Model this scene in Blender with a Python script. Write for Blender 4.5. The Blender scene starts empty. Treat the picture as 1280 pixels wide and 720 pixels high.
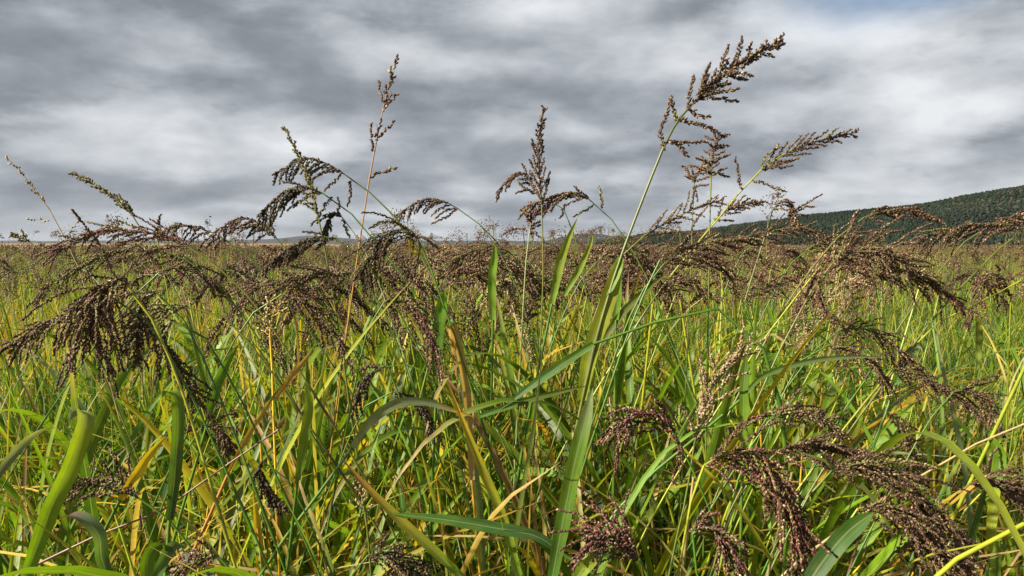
import bpy, math, random
import numpy as np
from mathutils import Vector, Matrix, noise as mnoise

random.seed(7)
rng = np.random.default_rng(7)
scene = bpy.context.scene
COL = scene.collection

# ---------------------------------------------------------------- camera
CAM_Z = 1.15
FPX = 931.0                       # focal length in pixels of the 1280 px wide photograph
PITCH = math.radians(-3.4)
cam_d = bpy.data.cameras.new("camera")
cam_d.sensor_width = 36.0
cam_d.lens = 36.0 * FPX / 1280.0
cam_d.clip_start = 0.02
cam_d.clip_end = 60000
cam = bpy.data.objects.new("camera", cam_d)
cam.location = (0, 0, CAM_Z)
cam.rotation_euler = (math.radians(90) + PITCH, 0, 0)
COL.objects.link(cam)
scene.camera = cam

# ---------------------------------------------------------------- view, sun, sky
scene.view_settings.view_transform = 'Standard'
scene.view_settings.look = 'None'
scene.view_settings.exposure = 1.32
scene.view_settings.gamma = 1.0
scene.view_settings.use_curve_mapping = False
scene.cycles.max_bounces = 8
scene.cycles.transparent_max_bounces = 8
scene.cycles.use_denoising = True

SUN_TO = Vector((-0.78, -0.30, 0.50)).normalized()     # direction towards the sun
sun_d = bpy.data.lights.new("sun", 'SUN')
sun_d.energy = 5.0
sun_d.angle = math.radians(1.8)
sun_d.color = (1.0, 0.92, 0.78)
sun = bpy.data.objects.new("sun", sun_d)
sun.rotation_euler = SUN_TO.to_track_quat('Z', 'Y').to_euler()
sun.location = (-5, -3, 6)
COL.objects.link(sun)

world = bpy.data.worlds.new("World")
scene.world = world
world.use_nodes = True


class NT:
    """tiny helper to write node trees"""
    def __init__(self, tree):
        self.t = tree
        tree.nodes.clear()

    def n(self, typ, **kw):
        nd = self.t.nodes.new(typ)
        for k, v in kw.items():
            setattr(nd, k, v)
        return nd

    def put(self, sock, v):
        if isinstance(v, bpy.types.NodeSocket):
            self.t.links.new(v, sock)
        else:
            sock.default_value = v

    def m(self, op, a, b=None, c=None, clamp=False):
        nd = self.n('ShaderNodeMath', operation=op, use_clamp=clamp)
        for i, v in enumerate((a, b, c)):
            if v is not None:
                self.put(nd.inputs[i], v)
        return nd.outputs[0]

    def mixc(self, f, a, b, blend='MIX'):
        nd = self.n('ShaderNodeMix', data_type='RGBA', blend_type=blend)
        self.put(nd.inputs[0], f)
        self.put(nd.inputs[6], a)
        self.put(nd.inputs[7], b)
        return nd.outputs[2]

    def ramp(self, f, stops, interp='LINEAR'):
        nd = self.n('ShaderNodeValToRGB')
        r = nd.color_ramp
        r.interpolation = interp
        while len(r.elements) < len(stops):
            r.elements.new(0.5)
        for e, (p, c) in zip(r.elements, stops):
            e.position = p
            e.color = (c[0], c[1], c[2], 1)
        self.put(nd.inputs[0], f)
        return nd.outputs[0]

    def noise(self, vec, scale, detail=4, rough=0.5, dist=0.0):
        nd = self.n('ShaderNodeTexNoise')
        self.put(nd.inputs['Vector'], vec)
        nd.inputs['Scale'].default_value = scale
        nd.inputs['Detail'].default_value = detail
        nd.inputs['Roughness'].default_value = rough
        nd.inputs['Distortion'].default_value = dist
        return nd.outputs['Fac']

    def xyz(self, x, y, z):
        nd = self.n('ShaderNodeCombineXYZ')
        for i, v in enumerate((x, y, z)):
            self.put(nd.inputs[i], v)
        return nd.outputs[0]


def build_sky():
    w = NT(world.node_tree)
    tc = w.n('ShaderNodeTexCoord')
    sep = w.n('ShaderNodeSeparateXYZ')
    w.put(sep.inputs[0], tc.outputs['Generated'])
    x, y, z = sep.outputs
    az = w.m('ARCTAN2', x, y)
    el = w.m('ARCSINE', z)
    zc = w.m('MAXIMUM', z, 0.0)
    # the cloud layer: noise laid on a level sheet overhead
    den = w.m('ADD', zc, 0.24)
    px = w.m('DIVIDE', x, den)
    py = w.m('DIVIDE', y, den)
    p = w.xyz(px, py, 0.3)
    n_big = w.noise(p, 1.0, 5, 0.48, 0.3)
    p2 = w.xyz(w.m('MULTIPLY', px, 0.8), py, 4.7)
    n_mid = w.noise(p2, 2.9, 5, 0.5, 0.2)
    # thickness of the deck: broad thin and thick regions
    wob = w.m('MULTIPLY', w.m('SUBTRACT', w.noise(p, 1.1, 4, 0.5), 0.5), 0.30)
    wob2 = w.m('MULTIPLY', w.m('SUBTRACT', w.noise(p2, 1.4, 4, 0.5), 0.5), 0.10)
    azw = w.m('ADD', az, wob)
    elw = w.m('ADD', el, wob2)

    def lobe(pxx, pyy, sx, sy, amp):
        a0 = math.atan((pxx - 640) / FPX)
        e0 = math.atan((305 - pyy) / FPX * math.cos(a0))
        da = w.m('DIVIDE', w.m('SUBTRACT', azw, a0), sx / FPX)
        de = w.m('DIVIDE', w.m('SUBTRACT', elw, e0), sy / FPX)
        q = w.m('ADD', w.m('MULTIPLY', da, da), w.m('MULTIPLY', de, de))
        return w.m('MULTIPLY', w.m('EXPONENT', w.m('MULTIPLY', q, -1.0)), amp)
    # billows with some height of their own
    p3 = w.xyz(w.m('MULTIPLY', az, 5.5), w.m('MULTIPLY', el, 11.5), 1.7)
    n_puff = w.noise(p3, 1.25, 7, 0.55, 0.1)
    s = w.m('ADD', w.m('MULTIPLY', n_big, 0.95), w.m('MULTIPLY', n_mid, 0.55))
    s = w.m('ADD', s, w.m('MULTIPLY', n_puff, 1.0))
    s = w.m('SUBTRACT', s, 0.83)
    for L in SKY_LOBES:
        s = w.m('ADD', s, lobe(*L))
    cloud = w.ramp(s, SKY_RAMP)
    # a nearer, broken layer with darker bases and ragged edges
    p4 = w.xyz(w.m('MULTIPLY', px, 0.8), w.m('MULTIPLY', py, 1.3), 9.3)
    n2 = w.noise(p4, 1.35, 9, 0.58, 0.25)
    p5 = w.xyz(w.m('MULTIPLY', az, 4.0), w.m('MULTIPLY', el, 12.0), 5.1)
    n2 = w.m('ADD', w.m('MULTIPLY', n2, 0.55), w.m('MULTIPLY', w.noise(p5, 1.9, 9, 0.60, 0.2), 0.45))
    n2 = w.m('SUBTRACT', n2, w.m('MULTIPLY', w.m('SUBTRACT', s, 0.36), 0.30))
    mk = w.n('ShaderNodeMapRange', interpolation_type='SMOOTHSTEP')
    w.put(mk.inputs['Value'], n2)
    mk.inputs['From Min'].default_value = 0.475
    mk.inputs['From Max'].default_value = 0.60
    base_c = w.ramp(n2, [(0.47, (0.160, 0.174, 0.195)), (0.56, (0.108, 0.120, 0.138)), (0.68, (0.080, 0.090, 0.106))])
    cloud = w.mixc(w.m('MULTIPLY', mk.outputs[0], 0.60), cloud, base_c)
    # paler air low over the horizon
    low = w.m('EXPONENT', w.m('MULTIPLY', w.m('MAXIMUM', el, 0.0), -34.0))
    cloud = w.mixc(w.m('MULTIPLY', low, 0.62), cloud, (0.215, 0.236, 0.262, 1))
    sky = w.n('ShaderNodeTexSky', sky_type='NISHITA')
    sky.sun_disc = False
    sky.sun_elevation = math.asin(SUN_TO.z)
    sky.sun_rotation = math.atan2(SUN_TO.x, SUN_TO.y)
    sc = w.n('ShaderNodeVectorMath', operation='SCALE')
    w.put(sc.inputs[0], sky.outputs[0])
    sc.inputs['Scale'].default_value = 0.5
    # a gap of blue high on the right
    gap = w.m('ADD', lobe(1085, -12, 90, 30, 0.75), lobe(1150, 10, 60, 14, 0.3))
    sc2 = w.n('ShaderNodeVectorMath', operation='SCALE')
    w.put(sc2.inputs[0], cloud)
    # sky overhead, out of view, is dimmed to cut ambient light and deepen shade
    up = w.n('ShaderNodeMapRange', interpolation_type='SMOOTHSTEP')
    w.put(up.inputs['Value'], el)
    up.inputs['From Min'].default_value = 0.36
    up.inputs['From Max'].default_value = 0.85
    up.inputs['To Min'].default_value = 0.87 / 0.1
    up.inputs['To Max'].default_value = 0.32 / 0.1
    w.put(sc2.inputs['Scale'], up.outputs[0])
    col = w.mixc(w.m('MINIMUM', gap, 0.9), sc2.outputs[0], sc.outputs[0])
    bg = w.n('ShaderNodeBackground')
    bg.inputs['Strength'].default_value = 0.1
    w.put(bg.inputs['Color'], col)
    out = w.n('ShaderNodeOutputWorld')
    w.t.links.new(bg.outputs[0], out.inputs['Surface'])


SKY_LOBES = [
    # px, py, half width, half height, amount (bright +, dark -)
    (560, 85, 110, 26, 0.20), (255, 78, 60, 18, 0.16), (590, 20, 130, 30, 0.08),
    (985, 45, 120, 30, 0.30), (780, 70, 120, 40, 0.14), (1060, 130, 110, 24, 0.22),
    (700, 165, 120, 20, 0.12), (240, 165, 120, 22, 0.10), (410, 180, 80, 18, 0.12), (1240, 130, 70, 40, 0.14),
    (960, 215, 260, 14, 0.10), (560, 262, 420, 10, 0.12), (560, 290, 420, 9, 0.12),
    (120, 30, 260, 90, -0.20), (60, 235, 250, 16, -0.16), (430, 120, 130, 22, -0.13), (800, 195, 160, 20, -0.14),
    (1190, 195, 120, 14, -0.10), (330, 235, 240, 14, -0.12), (830, 10, 60, 26, -0.12), (900, 252, 200, 9, -0.10),
    (1180, 60, 140, 40, 0.10),
]
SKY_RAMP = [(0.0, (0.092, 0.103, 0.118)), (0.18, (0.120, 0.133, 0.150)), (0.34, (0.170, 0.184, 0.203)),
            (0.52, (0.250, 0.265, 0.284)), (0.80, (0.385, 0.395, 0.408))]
build_sky()

# ---------------------------------------------------------------- helpers
CP, SP = math.cos(PITCH), math.sin(PITCH)


def P(px, py, d):
    """photograph pixel at depth d (metres along the view) -> world point"""
    cx = (px - 640.0) / FPX * d
    cy = (360.0 - py) / FPX * d
    return np.array([cx, d * CP - cy * SP, CAM_Z + d * SP + cy * CP])


def nrm(v):
    return v / (np.linalg.norm(v) + 1e-12)


def spline(pts, n):
    """Catmull-Rom through the points, n samples evenly spread by length"""
    pts = np.asarray(pts, float)
    if len(pts) == 2:
        return pts[0] + (pts[1] - pts[0]) * np.linspace(0, 1, n)[:, None]
    ext = np.vstack([2 * pts[0] - pts[1], pts, 2 * pts[-1] - pts[-2]])
    out = []
    for i in range(len(pts) - 1):
        a, b, c, d = ext[i:i + 4]
        for t in np.linspace(0, 1, 12, endpoint=False):
            out.append(0.5 * (2 * b + (c - a) * t + (2 * a - 5 * b + 4 * c - d) * t * t + (3 * b - a - 3 * c + d) * t ** 3))
    out.append(pts[-1])
    out = np.array(out)
    L = np.concatenate([[0], np.cumsum(np.linalg.norm(np.diff(out, axis=0), axis=1))])
    q = np.linspace(0, L[-1], n)
    return np.stack([np.interp(q, L, out[:, k]) for k in range(3)], 1)


class MB:
    """collects vertices, faces, a colour and a (across, along) pair per vertex"""
    def __init__(self):
        self.v, self.c, self.uv, self.q, self.t, self.tm, self.qm = [], [], [], [], [], [], []
        self.n = 0

    def add(self, v, c, uv, quads=None, tris=None, mat=0):
        self.v.append(np.asarray(v, np.float32))
        k = len(v)
        c = np.asarray(c, np.float32)
        if c.ndim == 1:
            c = np.tile(c, (k, 1))
        self.c.append(c)
        uv = np.asarray(uv, np.float32)
        if uv.ndim == 1:
            uv = np.tile(uv, (k, 1))
        self.uv.append(uv)
        if quads is not None and len(quads):
            self.q.append(np.asarray(quads, np.int32) + self.n)
            self.qm.append(np.full(len(quads), mat, np.int32))
        if tris is not None and len(tris):
            self.t.append(np.asarray(tris, np.int32) + self.n)
            self.tm.append(np.full(len(tris), mat, np.int32))
        self.n += k

    def mesh(self, name, mats, origin=None):
        v = np.concatenate(self.v)
        if origin is not None:
            v = v - np.asarray(origin, np.float32)
        c = np.concatenate(self.c)
        c4 = np.ones((len(v), 4), np.float32)
        c4[:, :3] = c
        uv = np.zeros((len(v), 3), np.float32)
        uv[:, :2] = np.concatenate(self.uv)
        q = np.concatenate(self.q) if self.q else np.zeros((0, 4), np.int32)
        t = np.concatenate(self.t) if self.t else np.zeros((0, 3), np.int32)
        me = bpy.data.meshes.new(name)
        me.vertices.add(len(v))
        me.vertices.foreach_set('co', v.ravel())
        me.loops.add(q.size + t.size)
        me.loops.foreach_set('vertex_index', np.concatenate([q.ravel(), t.ravel()]))
        me.polygons.add(len(q) + len(t))
        me.polygons.foreach_set('loop_start', np.concatenate([np.arange(len(q)) * 4, q.size + np.arange(len(t)) * 3]).astype(np.int32))
        me.polygons.foreach_set('material_index', np.concatenate((self.qm or [np.zeros(0, np.int32)]) + (self.tm or [np.zeros(0, np.int32)])).astype(np.int32))
        me.polygons.foreach_set('use_smooth', np.ones(len(q) + len(t), bool))
        me.update(calc_edges=True)
        a = me.attributes.new('tint', 'FLOAT_COLOR', 'POINT')
        a.data.foreach_set('color', c4.ravel())
        a = me.attributes.new('luv', 'FLOAT_VECTOR', 'POINT')
        a.data.foreach_set('vector', uv.ravel())
        for m in mats:
            me.materials.append(m)
        return me

    def obj(self, name, mats, parent=None):
        """ONE mesh object; when it has a parent, its points are stored relative to the parent's base"""
        org = parent['_o'] if parent is not None and '_o' in parent else None
        if not isinstance(mats, (list, tuple)):
            mats = [mats]
        o = bpy.data.objects.new(name, self.mesh(name, mats, org))
        COL.objects.link(o)
        if parent is not None:
            o.parent = parent
            if '_o' in parent:
                o['_o'] = parent['_o']
        return o


def thing(name, loc, label, cat, group=None):
    o = bpy.data.objects.new(name, None)
    o.empty_display_size = 0.05
    o.location = loc
    o['_o'] = list(map(float, loc))
    o['label'] = label
    o['category'] = cat
    if group:
        o['group'] = group
    COL.objects.link(o)
    return o


def children(o):
    return KIDS.get(o.name, [])


# ---------------------------------------------------------------- materials
def mat_new(name):
    m = bpy.data.materials.new(name)
    m.use_nodes = True
    return m, NT(m.node_tree)


def finish(w, shader):
    out = w.n('ShaderNodeOutputMaterial')
    w.t.links.new(shader, out.inputs['Surface'])


def leaf_material():
    m, w = mat_new('grass_leaf')
    at = w.n('ShaderNodeAttribute', attribute_name='tint')
    uv = w.n('ShaderNodeAttribute', attribute_name='luv')
    sp = w.n('ShaderNodeSeparateXYZ')
    w.put(sp.inputs[0], uv.outputs['Vector'])
    u, v = sp.outputs[0], sp.outputs[1]
    geo = w.n('ShaderNodeNewGeometry')
    # parallel veins
    vein = w.noise(w.xyz(w.m('MULTIPLY', u, 34), w.m('MULTIPLY', v, 2.0), 0.0), 1.0, 2, 0.6)
    blot = w.noise(geo.outputs['Position'], 60.0, 3, 0.6)
    k = w.m('ADD', w.m('MULTIPLY', vein, 1.2), w.m('MULTIPLY', blot, 0.75))
    k = w.m('ADD', k, 0.03)
    sc = w.n('ShaderNodeVectorMath', operation='SCALE')
    w.put(sc.inputs[0], at.outputs['Color'])
    w.put(sc.inputs['Scale'], k)
    # pale midrib
    rib = w.m('LESS_THAN', w.m('ABSOLUTE', w.m('SUBTRACT', u, 0.5)), 0.045)
    col = w.mixc(w.m('MULTIPLY', rib, 0.45), sc.outputs[0], (0.30, 0.32, 0.16, 1))
    # parts of a blade turning yellow
    age = w.ramp(w.noise(w.xyz(w.m('MULTIPLY', u, 1.2), w.m('MULTIPLY', v, 2.2), w.m('MULTIPLY', sp.outputs[2], 1.0)), 1.3, 3, 0.6), [(0.50, (0, 0, 0)), (0.72, (1, 1, 1))])
    pos = w.ramp(w.noise(geo.outputs['Position'], 7.0, 3, 0.6), [(0.44, (0, 0, 0)), (0.66, (1, 1, 1))])
    col = w.mixc(w.m('MULTIPLY', w.m('MULTIPLY', age, pos), 0.42), col, (0.34, 0.25, 0.024, 1))
    # small dry flecks
    fl = w.ramp(w.noise(w.xyz(w.m('MULTIPLY', u, 3.0), w.m('MULTIPLY', v, 14), 2.0), 1.7, 4, 0.65), [(0.66, (0, 0, 0)), (0.74, (1, 1, 1))])
    col = w.mixc(w.m('MULTIPLY', fl, 0.5), col, (0.24, 0.15, 0.05, 1))
    b = w.n('ShaderNodeBsdfPrincipled')
    w.put(b.inputs['Base Color'], col)
    b.inputs['Roughness'].default_value = 0.5
    b.inputs['Specular IOR Level'].default_value = 0.36
    bump = w.n('ShaderNodeBump')
    bump.inputs['Strength'].default_value = 0.25
    bump.inputs['Distance'].default_value = 0.001
    w.put(bump.inputs['Height'], vein)
    w.put(b.inputs['Normal'], bump.outputs[0])
    tr = w.n('ShaderNodeBsdfTranslucent')
    w.put(tr.inputs['Color'], w.mixc(1.0, col, (1.40, 1.38, 0.5, 1), 'MULTIPLY'))
    mx = w.n('ShaderNodeMixShader')
    mx.inputs[0].default_value = 0.40
    w.t.links.new(b.outputs[0], mx.inputs[1])
    w.t.links.new(tr.outputs[0], mx.inputs[2])
    finish(w, mx.outputs[0])
    return m


def stem_material():
    m, w = mat_new('grass_stem')
    at = w.n('ShaderNodeAttribute', attribute_name='tint')
    geo = w.n('ShaderNodeNewGeometry')
    k = w.m('ADD', w.m('MULTIPLY', w.noise(geo.outputs['Position'], 90.0, 3, 0.6), 0.9), 0.55)
    sc = w.n('ShaderNodeVectorMath', operation='SCALE')
    w.put(sc.inputs[0], at.outputs['Color'])
    w.put(sc.inputs['Scale'], k)
    b = w.n('ShaderNodeBsdfPrincipled')
    w.put(b.inputs['Base Color'], sc.outputs[0])
    b.inputs['Roughness'].default_value = 0.42
    b.inputs['Specular IOR Level'].default_value = 0.45
    finish(w, b.outputs[0])
    return m


def seed_material():
    m, w = mat_new('grass_seed')
    at = w.n('ShaderNodeAttribute', attribute_name='tint')
    b = w.n('ShaderNodeBsdfPrincipled')
    w.put(b.inputs['Base Color'], at.outputs['Color'])
    b.inputs['Roughness'].default_value = 0.6
    b.inputs['Specular IOR Level'].default_value = 0.22
    finish(w, b.outputs[0])
    return m


LEAF, STEM, SEED = leaf_material(), stem_material(), seed_material()

# ---------------------------------------------------------------- ground, far land
def ground_material():
    m, w = mat_new('field_soil')
    geo = w.n('ShaderNodeNewGeometry')
    p = geo.outputs['Position']
    big = w.noise(p, 0.02, 5, 0.6)
    sm = w.noise(p, 3.0, 5, 0.65)
    near = w.mixc(sm, (0.030, 0.026, 0.012, 1), (0.055, 0.055, 0.020, 1))
    sp = w.n('ShaderNodeSeparateXYZ')
    w.put(sp.inputs[0], p)
    far = w.ramp(big, [(0.3, (0.055, 0.070, 0.025)), (0.5, (0.095, 0.085, 0.038)), (0.7, (0.120, 0.088, 0.045))])
    f = w.m('MULTIPLY', w.m('SUBTRACT', sp.outputs[1], 40.0), 1 / 60.0, clamp=True)
    col = w.mixc(f, near, far)
    b = w.n('ShaderNodeBsdfPrincipled')
    w.put(b.inputs['Base Color'], col)
    b.inputs['Roughness'].default_value = 0.95
    finish(w, b.outputs[0])
    return m


def structure(o):
    o['kind'] = 'structure'
    return o


def sheet(name, xs, ys, zf, mat):
    mb = MB()
    X, Y = np.meshgrid(xs, ys)
    Z = zf(X, Y)
    nx, ny = len(xs), len(ys)
    idx = np.arange(nx * ny).reshape(ny, nx)
    q = np.stack([idx[:-1, :-1], idx[:-1, 1:], idx[1:, 1:], idx[1:, :-1]], -1).reshape(-1, 4)
    mb.add(np.stack([X, Y, Z], -1).reshape(-1, 3), (0.1, 0.1, 0.1), (0, 0), quads=q)
    return structure(mb.obj(name, mat))


sheet('ground', np.array([-12000, -3000, -600, -100, -20, -5, 0, 5, 20, 100, 600, 3000, 12000.]),
      np.array([-3000, -200, -20, -4, 0, 2, 5, 10, 20, 50, 120, 300, 900, 3000, 12000.]), lambda X, Y: 0 * X, ground_material())


def stubble_material():
    m, w = mat_new('stubble')
    geo = w.n('ShaderNodeNewGeometry')
    col = w.ramp(w.noise(geo.outputs['Position'], 0.05, 5, 0.6), [(0.3, (0.20, 0.115, 0.055)), (0.7, (0.30, 0.19, 0.095))])
    b = w.n('ShaderNodeBsdfPrincipled')
    w.put(b.inputs['Base Color'], col)
    b.inputs['Roughness'].default_value = 0.95
    finish(w, b.outputs[0])
    return m


# a strip of tan stubble on a low rise, far left
def rise(X, Y):
    return 0.05 + 1.2 * np.clip((Y - 120) / 160, 0, 1) * np.clip((-40 - X) / 60, 0, 1)


sheet('stubble_field', np.linspace(-420, -40, 24), np.linspace(120, 330, 14), rise, stubble_material())


def land_material(name, c0, c1, scale):
    m, w = mat_new(name)
    geo = w.n('ShaderNodeNewGeometry')
    n = w.noise(geo.outputs['Position'], scale, 6, 0.62)
    col = w.ramp(n, [(0.35, c0), (0.65, c1)])
    b = w.n('ShaderNodeBsdfPrincipled')
    w.put(b.inputs['Base Color'], col)
    b.inputs['Roughness'].default_value = 0.95
    finish(w, b.outputs[0])
    return m


def fbm2(x, y, s, o=4):
    v = np.zeros_like(x)
    it = np.nditer([x, y], flags=['multi_index'])
    for a, b in it:
        v[it.multi_index] = mnoise.fractal(Vector((float(a) * s, float(b) * s, 3.1)), 1.0, 2.0, o)
    return v


def ridge_land(name, sil, d_foot, d_top, d_back, mat, npx=90, ns=26, rough=0.0, rs=0.01):
    """a rounded ridge whose skyline passes through the photograph's skyline at depth d_top"""
    px = np.linspace(sil[0][0], sil[-1][0], npx)
    py = np.interp(px, [s[0] for s in sil], [s[1] for s in sil])
    rows = []
    for f in np.linspace(0, 1, ns):
        if f < 0.72:
            g = f / 0.72
            d = d_foot + (d_top - d_foot) * g
            h = g * g * (3 - 2 * g) * 0.55 + 0.45 * g
        else:
            g = (f - 0.72) / 0.28
            d = d_top + (d_back - d_top) * g
            h = 1 - g * g
        top = CAM_Z + (304.5 - py) / FPX * d_top
        X = (px - 640) / FPX * d
        rows.append(np.stack([X, np.full_like(X, d), top * h], -1))
    V = np.array(rows)
    if rough:
        V[..., 2] += fbm2(V[..., 0], V[..., 1], rs) * rough * np.linspace(0, 1, ns)[:, None] ** 0.5
    V[0, :, 2] = np.minimum(V[0, :, 2], -1)
    V[-1, :, 2] = -2
    idx = np.arange(npx * ns).reshape(ns, npx)
    q = np.stack([idx[:-1, :-1], idx[:-1, 1:], idx[1:, 1:], idx[1:, :-1]], -1).reshape(-1, 4)
    mb = MB()
    mb.add(V.reshape(-1, 3), (0.1, 0.1, 0.1), (0, 0), quads=q)
    o = structure(mb.obj(name, mat))
    return o, V


HILL_SIL = [(745, 304), (790, 297), (805, 293.5), (850, 292), (880, 289), (900, 285), (960, 277), (1010, 270), (1060, 266), (1110, 261), (1160, 254),
            (1200, 246), (1240, 239), (1290, 232), (1400, 222), (1600, 205), (1900, 200)]


def hill_material():
    m, w = mat_new('hill_soil')
    geo = w.n('ShaderNodeNewGeometry')
    p = geo.outputs['Position']
    sp = w.n('ShaderNodeSeparateXYZ')
    w.put(sp.inputs[0], p)
    n = w.noise(p, 0.012, 5, 0.6)
    hi = w.m('MULTIPLY', w.m('SUBTRACT', sp.outputs[2], 22.0), 0.045, clamp=True)
    f = w.m('ADD', w.m('MULTIPLY', hi, 0.55), w.m('MULTIPLY', n, 0.55))
    col = w.ramp(f, [(0.40, (0.012, 0.018, 0.011)), (0.58, (0.020, 0.023, 0.014)), (0.85, (0.055, 0.035, 0.021))])  # dark tones carry the hill's cloud shade in the colour
    b = w.n('ShaderNodeBsdfPrincipled')
    w.put(b.inputs['Base Color'], col)
    b.inputs['Roughness'].default_value = 0.95
    finish(w, b.outputs[0])
    return m


hill, HV = ridge_land('hill', HILL_SIL, 520, 900, 1300, hill_material(), 160, 40, 1.5, 0.012)
FAR = land_material('far_hill_scrub', (0.006, 0.010, 0.013), (0.013, 0.018, 0.020), 0.006)
ridge_land('mountain', [(668, 304), (690, 300), (708, 296), (722, 292), (735, 290.5), (748, 291), (765, 294), (790, 296), (812, 299), (850, 303)],
           2400, 3000, 3600, FAR, 80, 26, 10, 0.004)
ridge_land('distant_hills', [(-300, 300), (100, 301), (300, 300), (345, 298), (385, 295), (430, 297), (480, 300), (560, 301), (620, 300.5), (700, 301),
                             (780, 299), (840, 293), (900, 290), (1000, 292), (1300, 290)], 5200, 6500, 8000, FAR, 120, 20, 12, 0.002)


def forest():
    """planted rows of low round trees covering the hill: one far-off mass"""
    m, w = mat_new('hill_trees')
    at = w.n('ShaderNodeAttribute', attribute_name='tint')
    b = w.n('ShaderNodeBsdfPrincipled')
    w.put(b.inputs['Base Color'], at.outputs['Color'])
    b.inputs['Roughness'].default_value = 0.95
    b.inputs['Specular IOR Level'].default_value = 0.1
    finish(w, b.outputs[0])
    import bmesh
    bm = bmesh.new()
    bmesh.ops.create_icosphere(bm, subdivisions=2, radius=1.0)
    iv = np.array([v.co[:] for v in bm.verts])
    itr = np.array([[v.index for v in f.verts] for f in bm.faces])
    bm.free()
    r = np.random.default_rng(3)
    mb = MB()
    ns, npx, _ = HV.shape
    rows = np.arange(0, ns * 0.80, 0.5)
    for fr in rows:
        i = int(fr)
        fi = fr - i
        A = HV[i] * (1 - fi) + HV[min(i + 1, ns - 1)] * fi
        seg = np.concatenate([[0], np.cumsum(np.linalg.norm(np.diff(A, axis=0), axis=1))])
        s = r.uniform(0, 6)
        while s < seg[-1]:
            c = np.array([np.interp(s, seg, A[:, k]) for k in range(3)])
            s += r.uniform(2.0, 3.4)
            up = c[2] / 60.0
            if r.random() < 0.06 + 0.35 * max(0, min(1, up - 0.2)) + 0.5 * max(0, mnoise.noise(Vector((c[0] * 0.011, c[1] * 0.015, 4.0)))):
                continue
            if abs(c[0]) > c[1] * 0.95:
                continue
            c = c + np.array([r.normal(0, 0.6), r.normal(0, 1.3), 0])
            sz = r.uniform(0.7, 1.35) * (1 + 0.5 * max(0, mnoise.noise(Vector((c[0] * 0.02, c[1] * 0.02, 1.0)))))
            v = iv * (1 + 0.30 * r.standard_normal(len(iv))[:, None]) * np.array([sz, sz, sz * r.uniform(0.75, 1.1)]) + c + np.array([0, 0, sz * 0.75])
            g = r.uniform(0.8, 1.2) * (1 + 0.5 * mnoise.noise(Vector((c[0] * 0.008, c[1] * 0.01, 9.0))))
            mb.add(v, np.array([0.013, 0.021, 0.013]) * g, (0, 0), tris=itr)  # foliage colour kept dark in place of a cloud shadow over the hill
    o = mb.obj('hill_woodland', m)
    o['kind'] = 'stuff'
    o['label'] = 'rows of low dark green trees covering the distant hillside'
    o['category'] = 'woodland'


forest()

# ---------------------------------------------------------------- plant builders
G = dict(green=(0.064, 0.142, 0.011), deep=(0.026, 0.070, 0.010), bright=(0.150, 0.265, 0.012), lime=(0.265, 0.290, 0.018),
         yellow=(0.56, 0.385, 0.018), gold=(0.46, 0.25, 0.028), straw=(0.38, 0.27, 0.12), culm=(0.115, 0.128, 0.020), brown=(0.17, 0.085, 0.04), pale=(0.24, 0.29, 0.13),
         grey=(0.15, 0.19, 0.12), bluish=(0.042, 0.098, 0.026), purple=(0.17, 0.07, 0.06), orange=(0.38, 0.17, 0.04))
G = {k: np.array(v) for k, v in G.items()}


def ribbon(mb, pts, width, c0, c1, side_hint=None, twist=0.0, fold=0.35, nseg=14, ncross=3, base_w=0.55, tip_from=0.0, mat=0, tipc=None, blunt=False):
    """a blade: a tapering, lightly folded strip along pts"""
    p = spline(pts, nseg + 1)
    T = np.gradient(p, axis=0)
    T /= np.linalg.norm(T, axis=1)[:, None] + 1e-9
    t = np.linspace(0, 1, nseg + 1)
    w = width * np.minimum(1, base_w + (1 - base_w) * t / 0.3) * (1 - np.clip((t - (0.72 if blunt else 0.45)) / (0.28 if blunt else 0.55), 0, 1) ** (2.2 if blunt else 1.7)) + 0.0002
    if side_hint is None:
        side_hint = np.array([math.cos(1.0), math.sin(1.0), 0])
    S = side_hint - T * (T @ side_hint)[:, None]
    S /= np.linalg.norm(S, axis=1)[:, None] + 1e-9
    N = np.cross(T, S)
    a = twist * t
    S2 = S * np.cos(a)[:, None] + N * np.sin(a)[:, None]
    N2 = np.cross(T, S2)
    us = np.linspace(-1, 1, ncross)
    V, U = [], []
    wav = np.sin(t * 19 + p[0, 0] * 300) * 0.06
    for u in us:
        off = fold * (abs(u) - 0.5) + wav * u
        V.append(p + S2 * (w * 0.5 * u)[:, None] + N2 * (w * 0.5 * off)[:, None])
        U.append(np.stack([np.full_like(t, u * 0.5 + 0.5), t * np.linalg.norm(p[-1] - p[0]) * 10], 1))
    V = np.array(V).transpose(1, 0, 2).reshape(-1, 3)
    U = np.array(U).transpose(1, 0, 2).reshape(-1, 2)
    c0, c1 = np.asarray(c0), np.asarray(c1)
    C = c0 + (c1 - c0) * (t ** 1.3)[:, None]
    if tipc is not None:
        k = np.clip((t - 0.72) / 0.2, 0, 1)[:, None]
        C = C * (1 - k) + np.asarray(tipc) * k
    C = np.repeat(C, ncross, axis=0)
    idx = np.arange((nseg + 1) * ncross).reshape(nseg + 1, ncross)
    q = np.stack([idx[:-1, :-1], idx[:-1, 1:], idx[1:, 1:], idx[1:, :-1]], -1).reshape(-1, 4)
    mb.add(V, C, U, quads=q, mat=mat)


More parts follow.
